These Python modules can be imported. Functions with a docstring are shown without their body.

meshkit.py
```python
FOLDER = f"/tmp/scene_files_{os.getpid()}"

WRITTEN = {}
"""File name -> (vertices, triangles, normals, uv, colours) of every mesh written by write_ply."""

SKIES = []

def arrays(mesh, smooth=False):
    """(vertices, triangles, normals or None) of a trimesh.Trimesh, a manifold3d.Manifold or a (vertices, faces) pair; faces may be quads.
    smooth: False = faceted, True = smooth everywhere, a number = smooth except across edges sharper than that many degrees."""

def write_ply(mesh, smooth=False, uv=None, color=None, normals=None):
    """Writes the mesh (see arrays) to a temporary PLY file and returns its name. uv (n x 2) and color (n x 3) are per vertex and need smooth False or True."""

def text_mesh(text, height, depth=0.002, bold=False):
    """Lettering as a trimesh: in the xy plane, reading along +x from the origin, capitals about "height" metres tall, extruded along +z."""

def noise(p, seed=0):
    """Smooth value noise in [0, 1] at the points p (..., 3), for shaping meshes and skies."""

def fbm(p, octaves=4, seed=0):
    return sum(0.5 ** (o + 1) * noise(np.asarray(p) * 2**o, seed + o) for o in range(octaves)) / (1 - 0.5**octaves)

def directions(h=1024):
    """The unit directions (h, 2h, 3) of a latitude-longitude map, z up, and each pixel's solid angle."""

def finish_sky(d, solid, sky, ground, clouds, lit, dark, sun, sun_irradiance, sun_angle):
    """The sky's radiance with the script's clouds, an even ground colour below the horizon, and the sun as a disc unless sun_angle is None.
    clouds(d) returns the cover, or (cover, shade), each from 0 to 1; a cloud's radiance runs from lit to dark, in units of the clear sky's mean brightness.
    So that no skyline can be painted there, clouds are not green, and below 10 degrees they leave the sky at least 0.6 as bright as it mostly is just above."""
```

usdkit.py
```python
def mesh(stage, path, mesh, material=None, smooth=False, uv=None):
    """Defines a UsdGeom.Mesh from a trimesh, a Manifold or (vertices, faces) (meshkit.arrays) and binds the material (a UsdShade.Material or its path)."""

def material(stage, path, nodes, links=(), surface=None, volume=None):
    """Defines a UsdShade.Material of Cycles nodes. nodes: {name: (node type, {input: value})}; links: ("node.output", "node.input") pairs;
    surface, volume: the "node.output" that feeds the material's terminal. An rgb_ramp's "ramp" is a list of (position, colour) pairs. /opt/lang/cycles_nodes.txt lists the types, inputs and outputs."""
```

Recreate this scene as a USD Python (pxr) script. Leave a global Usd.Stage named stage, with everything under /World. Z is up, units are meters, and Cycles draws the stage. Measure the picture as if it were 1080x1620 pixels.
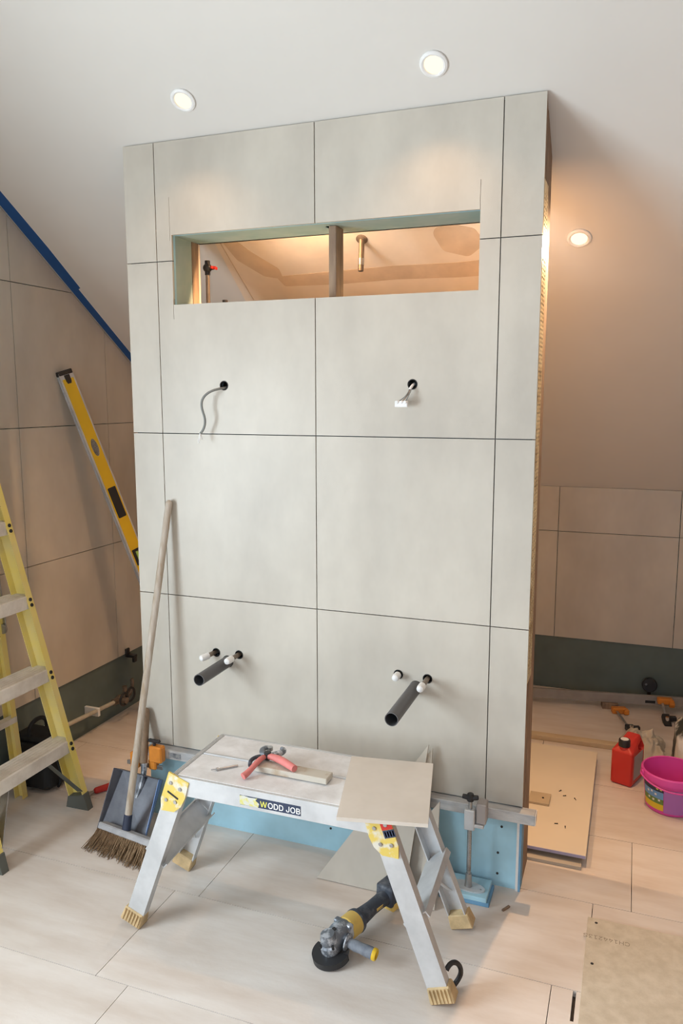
import math, random
import numpy as np
import trimesh
import manifold3d as m3
from shapely.geometry import Polygon, box as sbox, Point
from shapely.ops import unary_union
from pxr import Usd, UsdGeom, UsdLux, UsdShade, Gf, Sdf
import usdkit, meshkit

stage = Usd.Stage.CreateInMemory()
UsdGeom.SetStageUpAxis(stage, UsdGeom.Tokens.z)
UsdGeom.SetStageMetersPerUnit(stage, 1.0)
UsdGeom.Xform.Define(stage, '/World')
UsdGeom.Scope.Define(stage, '/World/Looks')
rng = random.Random(7)

# ------------------------------------------------------------------ camera
F_PX, YAW, PITCH, ROLL = 1238.97, -0.3570, -0.1459, -0.0010
EYE = np.array([1.0044, -2.4476, 1.6296])
cam = UsdGeom.Camera.Define(stage, '/World/camera')
_f = np.array([math.sin(YAW) * math.cos(PITCH), math.cos(YAW) * math.cos(PITCH), math.sin(PITCH)])
_r = np.array([math.cos(YAW), -math.sin(YAW), 0.0])
_u = np.cross(_r, _f)
_r2 = _r * math.cos(ROLL) + _u * math.sin(ROLL)
_u2 = -_r * math.sin(ROLL) + _u * math.cos(ROLL)
cam.AddTransformOp().Set(Gf.Matrix4d(*_r2, 0, *_u2, 0, *(-_f), 0, *EYE, 1))
cam.CreateHorizontalApertureAttr(24.0)
cam.CreateVerticalApertureAttr(36.0)
cam.CreateFocalLengthAttr(24.0 * F_PX / 1080)
cam.CreateClippingRangeAttr(Gf.Vec2f(0.05, 100))
cam.CreateExposureAttr(-0.11)

# ------------------------------------------------------------------ light: sky, daylight at the gable window
WIN = (-3.25, -1.45, 0.50, 1.90)                     # the window in the left gable: y0, y1, z0, z1
DAY, LAMP, CONE = 18.2, 26.0, 72.0
dome = UsdLux.DomeLight.Define(stage, '/World/sky')
dome.CreateColorAttr(Gf.Vec3f(0.62, 0.78, 1.0)); dome.CreateIntensityAttr(0.6)
day = UsdLux.RectLight.Define(stage, '/World/window_daylight')
day.CreateWidthAttr(WIN[3] - WIN[2] - 0.16); day.CreateHeightAttr(WIN[1] - WIN[0] - 0.16)
day.CreateColorAttr(Gf.Vec3f(0.79, 0.915, 1.0)); day.CreateIntensityAttr(DAY)
day.AddTranslateOp().Set(Gf.Vec3d(-1.54, (WIN[0] + WIN[1]) / 2, (WIN[2] + WIN[3]) / 2))
day.AddRotateYOp().Set(-90)
WIN2 = (0.15, 1.95, 0.70, 2.10)                      # a second, duller window in the wall behind the camera: x0, x1, z0, z1
day2 = UsdLux.RectLight.Define(stage, '/World/window_daylight_rear')
day2.CreateWidthAttr(WIN2[1] - WIN2[0] - 0.16); day2.CreateHeightAttr(WIN2[3] - WIN2[2] - 0.16)
day2.CreateColorAttr(Gf.Vec3f(0.79, 0.915, 1.0)); day2.CreateIntensityAttr(DAY * .09)
day2.AddTranslateOp().Set(Gf.Vec3d((WIN2[0] + WIN2[1]) / 2, -3.6, (WIN2[2] + WIN2[3]) / 2))
day2.AddRotateXOp().Set(90)

# ------------------------------------------------------------------ materials
MAT = {}
def mat(name, color, rough=0.5, metal=0.0, var=0.0, scale=6.0, color2=None, bump=0.0, bump_scale=60.0, spec=0.5,
        rnd=0.0, ramp=(0.35, 0.65), stretch=(1, 1, 1), coat=0.0, detail=5.0, **extra):
    """A principled material whose colour drifts between two tones with noise in world space."""
    if name in MAT:
        return MAT[name]
    c = np.array(color, float)
    c2 = np.array(color2, float) if color2 is not None else np.clip(c * (1 - var), 0, 1)
    n = {'p': ('principled_bsdf', {'roughness': rough, 'metallic': metal, 'specular_ior_level': spec, 'coat_weight': coat, **extra})}
    l = []
    if var or color2 is not None or rnd:
        n['g'] = ('geometry', {})
        n['m'] = ('mapping', {'scale': stretch})
        n['n'] = ('noise_texture', {'scale': scale, 'detail': detail, 'roughness': 0.6})
        n['r'] = ('rgb_ramp', {'ramp': [(ramp[0], tuple(c)), (ramp[1], tuple(c2))]})
        l += [('g.position', 'm.vector'), ('m.vector', 'n.vector'), ('n.fac', 'r.fac')]
        src = 'r.color'
        if rnd:
            n['i'] = ('object_info', {}); n['mr'] = ('map_range', {'to_min': 1 - rnd, 'to_max': 1 + rnd * .6})
            n['h'] = ('hsv', {})
            l += [('i.random', 'mr.value'), ('mr.result', 'h.value'), (src, 'h.color')]
            src = 'h.color'
        l.append((src, 'p.base_color'))
    else:
        n['p'][1]['base_color'] = tuple(c)
    if bump:
        n['g2'] = ('geometry', {}); n['nb'] = ('noise_texture', {'scale': bump_scale, 'detail': 4.0})
        n['b'] = ('bump', {'strength': bump, 'distance': 0.002})
        l += [('g2.position', 'nb.vector'), ('nb.fac', 'b.height'), ('b.normal', 'p.normal')]
    MAT[name] = usdkit.material(stage, '/World/Looks/' + name, n, l, surface='p.BSDF')
    return MAT[name]

def emit(name, color, strength):
    if name not in MAT:
        MAT[name] = usdkit.material(stage, '/World/Looks/' + name, {'e': ('emission', {'color': color, 'strength': strength})}, [], surface='e.emission')
    return MAT[name]

M_TILE = mat('porcelain_tile', (.62, .578, .502), .42, color2=(.50, .463, .402), scale=3.1, bump=.10, bump_scale=300, rnd=.03, ramp=(.36, .66), stretch=(1, 1, .55), detail=8)
M_WHITE = mat('white_paint', (.74, .715, .672), .7, var=.04, scale=1.5, bump=.05, bump_scale=90)
M_PLASTER = mat('bare_plaster', (.88, .76, .62), .85, var=.12, scale=4, bump=.15)
M_TANPLASTER = mat('tan_plaster', (.72, .56, .40), .85, var=.18, scale=7, bump=.2)
M_RAWPLASTER = mat('fresh_brown_plaster', (.36, .25, .185), .85, var=.2, scale=3, bump=.1)
M_DARKGREEN = mat('dark_moisture_board', (.135, .18, .175), .75, var=.2, scale=5, bump=.1, bump_scale=200)
M_GREEN = mat('moisture_board', (.42, .68, .80), .75, var=.16, scale=5, bump=.1, bump_scale=200)
M_PLY = mat('plywood_floor', (.77, .71, .655), .62, color2=(.64, .555, .485), scale=4.2, bump=.12, bump_scale=120, rnd=.05, stretch=(.5, 2.2, 1), detail=8)
M_BED = mat('tile_adhesive', (.13, .13, .125), .9)
M_GAP = mat('dark_joint', (.06, .05, .045), .9)
M_LINING = mat('niche_board', (.30, .40, .37), .75, color2=(.40, .46, .42), scale=7, bump=.1)
M_TIMBER = mat('rough_timber', (.36, .25, .17), .8, color2=(.22, .145, .10), scale=9, stretch=(4, 4, .7), bump=.3)
M_PALETIMBER = mat('pale_timber', (.62, .50, .33), .75, color2=(.50, .38, .24), scale=8, stretch=(.6, 5, 5), bump=.2)
M_GYPS = mat('gypsum_core', (.78, .76, .73), .9, var=.08, scale=30)
M_BLUEPAPER = mat('blue_paper', (.17, .36, .55), .8, var=.15, scale=14)
M_BEAD = mat('galvanised_bead', (.88, .76, .50), .42, metal=.35, color2=(.52, .38, .20), scale=16, ramp=(.45, .65), bump=.2)
M_STEEL = mat('dull_steel', (.55, .55, .55), .35, metal=.9, var=.3, scale=20)
M_CHROME = mat('chrome', (.75, .75, .75), .15, metal=1.0)
M_BLACK = mat('black_plastic', (.02, .02, .022), .45)
M_RUBBER = mat('black_rubber', (.03, .03, .03), .8)
M_ALU = mat('dusty_aluminium', (.66, .67, .68), .5, metal=.35, color2=(.52, .53, .54), scale=9, bump=.08, bump_scale=50)
M_DUSTY = mat('dusty_deck', (.82, .81, .81), .75, color2=(.66, .64, .625), scale=12, bump=.2, bump_scale=70, detail=8)
M_YELLOWPLATE = mat('scuffed_yellow', (.72, .54, .12), .55, color2=(.70, .66, .55), scale=26, ramp=(.48, .60), detail=6)
M_FOOT = mat('tan_rubber', (.62, .45, .24), .75, var=.25, scale=30)
M_FIBRE = mat('yellow_fibreglass', (.93, .75, .19), .45, color2=(.86, .72, .30), scale=8, bump=.1)
M_TREAD = mat('dusty_tread', (.82, .77, .69), .65, color2=(.66, .60, .52), scale=14, bump=.2)
M_YELLOW = mat('yellow_paint', (.78, .50, .02), .4, var=.08, scale=6)
M_TOOLYELLOW = mat('tool_yellow', (.80, .54, .13), .5, var=.15, scale=22)
M_ORANGE = mat('orange_plastic', (.75, .26, .03), .45, var=.15, scale=20)
M_BRISTLE = mat('coir_bristle', (.34, .225, .13), .9, color2=(.20, .13, .07), scale=60)
M_HANDLE = mat('worn_wood', (.38, .29, .20), .65, color2=(.56, .51, .45), scale=7, stretch=(6, 6, .8))
M_BROWNWOOD = mat('brown_wood', (.28, .19, .12), .6, var=.3, scale=9, stretch=(6, 6, .8))
M_PAN = mat('grey_steel_pan', (.10, .105, .125), .5, metal=.3, color2=(.17, .175, .20), scale=10)
M_PANBLUE = mat('blue_steel_edge', (.16, .26, .50), .45, metal=.3, var=.2, scale=12)
M_RED = mat('red_plastic', (.62, .035, .025), .4, var=.06, scale=8)
M_PINKRED = mat('pink_grip', (.72, .22, .20), .55, var=.15, scale=20)
M_PINK = mat('pink_bucket', (.75, .08, .42), .4, subsurface_weight=.0)
M_PINKIN = mat('pink_bucket_label', (.45, .17, .55), .4, var=.05)
M_WAXBLUE = mat('tape_blue', (.012, .09, .30), .65, var=.1, scale=20)
M_GREYPIPE = mat('grey_waste_pipe', (.10, .10, .105), .45, var=.1, scale=15)
M_WHITEPL = mat('white_plastic', (.85, .85, .84), .4)
M_COPPER = mat('dull_copper', (.30, .24, .19), .45, metal=.6, var=.3, scale=25)
M_CABLE = mat('grey_cable', (.22, .23, .22), .55)
M_MDF = mat('fibreboard', (.62, .56, .455), .75, color2=(.52, .46, .36), scale=30, bump=.15, bump_scale=250, detail=8)
M_BAG = mat('clear_bag', (.66, .60, .50), .3, var=.2, scale=9, bump=.4, bump_scale=25)
M_SACK = mat('printed_sack', (.72, .70, .64), .5, color2=(.05, .055, .05), scale=7, ramp=(.50, .56), detail=6, stretch=(1.0, 1.0, .25))
M_PRINT = mat('faded_print', (.30, .26, .20), .8)
M_NAVY = mat('navy_sticker', (.03, .045, .09), .5)
M_STICKYELLOW = mat('sticker_yellow', (.70, .66, .12), .6)
M_STICKWHITE = mat('sticker_white', (.80, .80, .78), .6)
M_SKYBLUE = mat('label_sky', (.16, .36, .68), .5); M_GRASS = mat('label_green', (.16, .30, .07), .5, var=.3, scale=60)
M_SUNNY = mat('label_yellow', (.75, .55, .03), .5); M_GREYLABEL = mat('grey_label', (.42, .40, .40), .5)
M_MAGNESIUM = mat('scuffed_magnesium', (.20, .22, .25), .45, metal=.6, color2=(.62, .65, .70), scale=38, ramp=(.48, .60), bump=.5, bump_scale=120)
M_TOOLGREY = mat('tool_rubber', (.045, .055, .075), .6, color2=(.16, .17, .19), scale=24, ramp=(.5, .72))
M_LENS = emit('lamp_lens', (1.0, .74, .455), 2.1)
M_GLASS = usdkit.material(stage, '/World/Looks/window_glass', {'t': ('transparent_bsdf', {}), 'g': ('glossy_bsdf', {'roughness': .02}), 'f': ('fresnel', {'IOR': 1.45}), 'm': ('mix_closure', {})},
                          [('f.fac', 'm.fac'), ('t.BSDF', 'm.closure1'), ('g.BSDF', 'm.closure2')], surface='m.closure')

# ------------------------------------------------------------------ mesh helpers (all in metres, world axes)
cat_ = trimesh.util.concatenate
def box(lo, hi):
    lo, hi = np.array(lo, float), np.array(hi, float)
    b = trimesh.creation.box(hi - lo); b.apply_translation((lo + hi) / 2); return b
def cbox(lo, hi, c=0.002):
    """A box with chamfered edges."""
    lo, hi = np.minimum(lo, hi).astype(float), np.maximum(lo, hi).astype(float)
    c = min(c, (hi - lo).min() * .45); p = []
    for k in np.ndindex(2, 2, 2):
        v = np.where(k, hi, lo); s = np.where(k, -1, 1)
        for a in range(3):
            q = v + s * c; q[a] = v[a]; p.append(q)
    return trimesh.convex.convex_hull(np.array(p))
def rot(ax, deg):
    return trimesh.transformations.rotation_matrix(math.radians(deg), ax)
def move(m, t=(0, 0, 0), rx=0, ry=0, rz=0):
    m = m.copy()
    for a, d in (((1, 0, 0), rx), ((0, 1, 0), ry), ((0, 0, 1), rz)):
        if d: m.apply_transform(rot(a, d))
    m.apply_translation(t); return m
def frame(m, o, x, y, z=None):
    """Map local axes to the world axes x, y, (z) with origin o."""
    x, y = np.array(x, float), np.array(y, float)
    x /= np.linalg.norm(x)
    y = y - x * (x @ y); y /= np.linalg.norm(y)
    z = np.cross(x, y) if z is None else np.array(z, float)
    T = np.eye(4); T[:3, 0], T[:3, 1], T[:3, 2], T[:3, 3] = x, y, z, o
    m = m.copy(); v = m.vertices @ T[:3, :3].T + o
    f = m.faces if np.linalg.det(T[:3, :3]) > 0 else m.faces[:, ::-1]
    return trimesh.Trimesh(v, f, process=False)
def perp(d):
    d = np.array(d, float) / np.linalg.norm(d)
    a = np.cross(d, [0, 0, 1]) if abs(d[2]) < .9 else np.cross(d, [1, 0, 0])
    return a / np.linalg.norm(a)
def rod(a, b, r, r2=None, n=16, bev=0.0):
    """A (tapered) cylinder from a to b, with a small bevel."""
    a, b = np.array(a, float), np.array(b, float); L = np.linalg.norm(b - a); r2 = r if r2 is None else r2
    prof = [(0, 0), (r - bev, 0), (r, bev), (r2, L - bev), (r2 - bev, L), (0, L)] if bev else [(0, 0), (r, 0), (r2, L), (0, L)]
    m = trimesh.creation.revolve(np.array(prof), sections=n)
    x = perp(b - a); z = (b - a) / L
    return frame(m, a, x, np.cross(z, x))
def lathe(prof, a, d, n=32):
    m = trimesh.creation.revolve(np.array(prof, float), sections=n)
    d = np.array(d, float) / np.linalg.norm(d); x = perp(d)
    return frame(m, a, x, np.cross(d, x))
def hollow(a, b, r, t, n=24):
    L = np.linalg.norm(np.array(b, float) - a)
    return lathe([(r - t, 0), (r, 0), (r, L), (r - t, L), (r - t, 0)], a, np.array(b, float) - a, n)
def smooth_path(pts, k=6):
    from scipy.interpolate import CubicSpline
    p = np.array(pts, float); t = np.r_[0, np.cumsum(np.linalg.norm(np.diff(p, axis=0), axis=1))]
    return CubicSpline(t, p)(np.linspace(0, t[-1], k * (len(p) - 1) + 1))
def tube(pts, r, n=10, k=6):
    p = smooth_path(pts, k) if k else np.array(pts, float)
    tg = np.gradient(p, axis=0); tg /= np.linalg.norm(tg, axis=1)[:, None]
    a = perp(tg[0]); V = []
    rr = np.broadcast_to(np.array(r, float), (len(p),)) if np.ndim(r) == 0 else np.interp(np.linspace(0, 1, len(p)), np.linspace(0, 1, len(r)), r)
    for i in range(len(p)):
        a = a - tg[i] * (a @ tg[i]); a /= np.linalg.norm(a); b = np.cross(tg[i], a)
        th = np.arange(n) * 2 * np.pi / n
        V.append(p[i] + rr[i] * (np.cos(th)[:, None] * a + np.sin(th)[:, None] * b))
    V = np.vstack(V); Fc = []
    for i in range(len(p) - 1):
        for j in range(n):
            q, w = i * n + j, i * n + (j + 1) % n
            Fc += [[q, w, w + n], [q, w + n, q + n]]
    s, e = len(V), len(V) + 1; V = np.vstack([V, p[0], p[-1]])
    for j in range(n):
        Fc += [[s, (j + 1) % n, j], [e, (len(p) - 1) * n + j, (len(p) - 1) * n + (j + 1) % n]]
    return trimesh.Trimesh(V, Fc, process=False)
def extr(poly, h):
    gs = getattr(poly, 'geoms', [poly])
    return cat_([trimesh.creation.extrude_polygon(g, h, engine='earcut') for g in gs if g.area > 1e-7])
def beam(a, b, up, w, h, ch=.001):
    """A bar from a to b, w across and h along up."""
    a, b = np.array(a, float), np.array(b, float); L = np.linalg.norm(b - a); x = (b - a) / L
    y = np.array(up, float) - x * (x @ np.array(up, float)); y /= np.linalg.norm(y)
    return frame(cbox((0, -h / 2, -w / 2), (L, h / 2, w / 2), ch), a, x, y)
def channel(a, b, up, w, h, t=.004, prof=None):
    """A C channel from a to b: web of height h (along up), flanges w wide to the side cross(dir, up)."""
    a, b = np.array(a, float), np.array(b, float); L = np.linalg.norm(b - a); x = (b - a) / L
    y = np.array(up, float) - x * (x @ np.array(up, float)); y /= np.linalg.norm(y); z = np.cross(x, y)
    p = Polygon([(-h/2, 0), (h/2, 0), (h/2, w), (h/2-t, w), (h/2-t, t), (-h/2+t, t), (-h/2+t, w), (-h/2, w)])
    m = extr(p, L)                                       # profile xy, length z
    return frame(m, a, y, z, x)
def M3(m):
    return m3.Manifold(m3.Mesh(np.asarray(m.vertices, np.float32), np.asarray(m.faces, np.uint32)))
def T3(m):
    q = m.to_mesh(); return trimesh.Trimesh(q.vert_properties[:, :3], q.tri_verts, process=False)
def union(*ms):
    out = M3(weld(ms[0]))
    for m in ms[1:]: out = out + M3(weld(m))
    return T3(out)
def weld(m):
    m = trimesh.Trimesh(m.vertices, m.faces, process=True); m.merge_vertices(); return m
def cut(a, *bs):
    out = M3(weld(a))
    for b in bs: out = out - M3(weld(b))
    return T3(out)
def hull(*ms):
    return trimesh.convex.convex_hull(np.vstack([m.vertices if hasattr(m, 'vertices') else np.atleast_2d(m) for m in ms]))
def ball(c, r, sub=2, s=(1, 1, 1)):
    m = trimesh.creation.icosphere(sub, 1.0); m.apply_scale(np.array(s) * r); m.apply_translation(c); return m

# ------------------------------------------------------------------ stage helpers
USED = {}
def numbered(path):
    n = USED.get(path, 0); USED[path] = n + 1
    return path if n == 0 else f'{path}_{n:03d}'
def keys(prim, **k):
    for a, b in k.items():
        if b: prim.SetCustomDataByKey(a, b)
class Thing:
    """A top-level Xform at the thing's base; parts are given in world coordinates."""
    def __init__(s, name, label=None, cat=None, at=(0, 0, 0), group=None, kind=None):
        s.path = numbered('/World/' + name); s.at = np.array(at, float)
        x = UsdGeom.Xform.Define(stage, s.path); x.AddTranslateOp().Set(Gf.Vec3d(*map(float, s.at)))
        keys(x.GetPrim(), label=label, category=cat, group=group, kind=kind)
    def part(s, name, mesh, m, under=None, smooth=30, label=None, kind=None):
        path = numbered((under or s.path) + '/' + name)
        if getattr(s, 'post', None): mesh = s.post(mesh)
        mesh = mesh.copy(); mesh.apply_translation(-s.at)
        q = usdkit.mesh(stage, path, mesh, m, smooth=smooth)
        keys(q.GetPrim(), label=label, kind=kind)
        return path
def solo(name, mesh, m, label, cat, at=None, group=None, kind=None, smooth=30):
    path = numbered('/World/' + name)
    at = np.array([mesh.bounds[:, 0].mean(), mesh.bounds[:, 1].mean(), mesh.bounds[0, 2]]) if at is None else np.array(at, float)
    mesh = mesh.copy(); mesh.apply_translation(-at)
    q = usdkit.mesh(stage, path, mesh, m, smooth=smooth); q.AddTranslateOp().Set(Gf.Vec3d(*map(float, at)))
    keys(q.GetPrim(), label=label, category=cat, group=group, kind=kind); return path

# ================================================================== THE ROOM
SL = 0.698                                               # the slope: z = 2.504 - SL * y
def slope_z(y): return 2.504 - SL * y
NS = np.array([0, -SL, -1.0]) / math.hypot(SL, 1)        # slope normal, into the room
SD = np.array([0, 1.0, -SL]) / math.hypot(SL, 1)         # down the slope
GX, KY, RX, FY = -1.43, 1.94, 2.35, -3.6                 # tile face of the left gable, knee wall, right wall, wall behind the camera
TOPZ = 2.95; YT = (2.504 - TOPZ) / SL

# ceiling: one slope from the knee wall up to a flat part above the camera
prof = Polygon([(FY - .1, TOPZ), (YT, TOPZ), (KY + .15, slope_z(KY + .15)), (KY + .15, slope_z(KY + .15) + .12), (YT, TOPZ + .12), (FY - .1, TOPZ + .12)])
ceil = Thing('ceiling', at=(0, 0, 1.1), kind='structure')
ceil.part('plasterboard', frame(extr(prof, RX - GX + .4), (GX - .2, 0, 0), (0, 1, 0), (0, 0, 1), (1, 0, 0)), M_WHITE, smooth=False)
def on_slope(poly, h):
    """A thin raised patch on the slope: polygon in (x, y of the plan)."""
    m = extr(Polygon([(x, y * math.hypot(SL, 1)) for x, y in poly]), h)
    return frame(m, (0, 0, 2.504), (1, 0, 0), SD, NS)
ceil.part('unpainted_plaster', on_slope([(-.585, .36), (-.2, .345), (.25, .36), (.60, .35), (.62, .72), (.3, .75), (-.2, .73), (-.60, .74)], .0012), M_PLASTER, smooth=False)
def blob(p, r): return list(Polygon(p).buffer(-r).buffer(2 * r).buffer(-r).exterior.coords)
ceil.part('joint_patch', on_slope(blob([(-.40, .555), (-.2, .548), (.1, .538), (.35, .540), (.60, .53), (.61, .598), (.35, .604), (.1, .598), (-.15, .606), (-.38, .602)], .012), .002), M_TANPLASTER, smooth=False)
ceil.part('joint_patch', on_slope(blob([(-.555, .38), (-.50, .375), (-.45, .44), (-.37, .52), (-.37, .57), (-.45, .55), (-.53, .47)], .018), .0017), M_TANPLASTER, smooth=False)
ceil.part('joint_patch', on_slope(blob([(.28, .40), (.36, .385), (.44, .41), (.47, .47), (.40, .52), (.31, .49)], .03), .0017), M_TANPLASTER, smooth=False)
ceil.part('board_joint', on_slope([(-.565, .37), (-.561, .37), (-.553, .66), (-.558, .66)], .0022), M_TANPLASTER, smooth=False)

# floor: dusty plywood sheets in staggered rows, real joints
floor = Thing('floor', at=(0, 0, 0), kind='structure')
floor.part('subfloor', box((GX - .15, FY - .1, -.14), (RX + .1, KY + .15, -.018)), M_GAP, smooth=False)
ye = [KY + .02, 1.27, .855, .44, .022, -.39, -.805, -1.22, -1.635, -2.05, -2.465, -2.88, -3.295, FY]
offs = [.30, -.55, .62, -.15, .953, .863, -.247, .5, -.3, .7, .1, -.6, .4]
notch = sbox(.921, -.505, .930, -.392)
for i in range(len(ye) - 1):
    xs = [GX - .02] + [x for x in offs[i] + 1.22 * np.arange(-3, 4) if GX + .05 < x < RX - .05] + [RX]
    for a, b in zip(xs[:-1], xs[1:]):
        g = .0010
        p = sbox(a + g, ye[i + 1] + g, b - g, ye[i] - g)
        if p.intersects(notch): p = p.difference(notch)
        m = extr(p, .018); m.apply_translation((0, 0, -.018))
        floor.part('board', m, M_PLY, smooth=False)

# tiled walls --------------------------------------------------------
G = .0016                                                # half a joint
def tile_grid(th, us, vs, clip, fr, mtl, holes=None):
    for a, b in zip(us[:-1], us[1:]):
        for c, d in zip(vs[:-1], vs[1:]):
            p = sbox(a + G, c + G, b - G, d - G).intersection(clip)
            if holes is not None: p = p.difference(holes)
            for g in getattr(p, 'geoms', [p]):
                if g.area > 1e-4: th.part('tile', fr(extr(g, .009)), mtl, smooth=False)

# left gable with its window
wl = Thing('wall_left', at=(GX, 0, 0), kind='structure')
shape = Polygon([(FY, -.02), (KY + .02, -.02), (KY + .02, slope_z(KY + .02) + .03), (YT, TOPZ + .03), (FY, TOPZ + .03)])
shape = shape.difference(sbox(*[WIN[0], WIN[2], WIN[1], WIN[3]]))
yz = lambda x0: (lambda m: frame(m, (x0, 0, 0), (0, 1, 0), (0, 0, 1), (1, 0, 0)))
wl.part('masonry', yz(GX - .26)(extr(shape, .23)), M_WHITE, smooth=False)
wl.part('backer_board', yz(GX - .03)(extr(shape.intersection(sbox(-.62, -.02, KY + .02, 3)), .0195)), M_DARKGREEN, smooth=False)
slope_clip = Polygon([(-.62, .3), (KY - .012, .3), (KY - .012, slope_z(KY) - .004), (-.62, slope_z(-.62) - .004)])
tile_grid(wl, [-.41, .19, .79, 1.39, KY - .012], [.301, .9, 1.5, 2.1, 2.7], slope_clip, yz(GX - .010), M_TILE)
# knee wall at the back
wb = Thing('wall_back', at=(0, KY, 0), kind='structure')
xz = lambda y0: (lambda m: frame(m, (0, y0, 0), (1, 0, 0), (0, 0, 1), (0, 1, 0)))
wb.part('backer_board', xz(KY + .010)(extr(sbox(GX - .02, -.02, RX, 1.19), .12)), M_DARKGREEN, smooth=False)
tile_grid(wb, [GX + .0, -1.163, -.563, .037, .637, 1.25, 1.85, RX], [.301, .9, slope_z(KY) - .003], sbox(-5, 0, 5, 3), xz(KY), M_TILE)
# right wall and the wall behind the camera: plain paint, outside the frame
wr = Thing('wall_right', at=(RX, 0, 0), kind='structure')
wr.part('plaster', yz(RX)(extr(Polygon([(FY, -.02), (KY + .02, -.02), (KY + .02, slope_z(KY + .02) + .03), (YT, TOPZ + .03), (FY, TOPZ + .03)]), .1)), M_RAWPLASTER, smooth=False)
wf = Thing('wall_front', at=(0, FY, 0), kind='structure')
wf.part('plaster', frame(extr(sbox(GX - .03, -.02, RX, TOPZ + .03).difference(sbox(WIN2[0], WIN2[2], WIN2[1], WIN2[3])), .12), (0, FY - .12, 0), (1, 0, 0), (0, 0, 1), (0, 1, 0)), M_RAWPLASTER, smooth=False)
# the window that lights the room
win = Thing('window_1', at=(GX - .1, -2, WIN[2]), kind='structure')
y0, y1, z0, z1 = WIN
wx0, wx1 = GX - .15, GX - .09
fr_ = sbox(y0 + .002, z0 + .002, y1 - .002, z1 - .002).difference(unary_union([sbox(y0 + .06, z0 + .06, (y0 + y1) / 2 - .025, z1 - .06), sbox((y0 + y1) / 2 + .025, z0 + .06, y1 - .06, z1 - .06)]))
win.part('window_frame', yz(wx0)(extr(fr_, wx1 - wx0)), M_WHITEPL, smooth=False)
for a, b in ((y0 + .06, (y0 + y1) / 2 - .025), ((y0 + y1) / 2 + .025, y1 - .06)):
    win.part('pane', box((GX - .123, a, z0 + .06), (GX - .119, b, z1 - .06)), M_GLASS, smooth=False)
win.part('sill', cbox((GX - .09, y0 - .03, z0 - .03), (GX + .06, y1 + .03, z0 - .0005), .006), M_WHITEPL)

win = Thing('window_2', at=(1.05, FY, WIN2[2]), kind='structure')
x0, x1, z0, z1 = WIN2; xm = (x0 + x1) / 2
fr_ = sbox(x0 + .002, z0 + .002, x1 - .002, z1 - .002).difference(unary_union([sbox(x0 + .06, z0 + .06, xm - .025, z1 - .06), sbox(xm + .025, z0 + .06, x1 - .06, z1 - .06)]))
win.part('window_frame', frame(extr(fr_, .06), (0, FY - .08, 0), (1, 0, 0), (0, 0, 1), (0, 1, 0)), M_WHITEPL, smooth=False)
for a, b in ((x0 + .06, xm - .025), (xm + .025, x1 - .06)):
    win.part('pane', box((a, FY - .042, z0 + .06), (b, FY - .038, z1 - .06)), M_GLASS, smooth=False)
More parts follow.
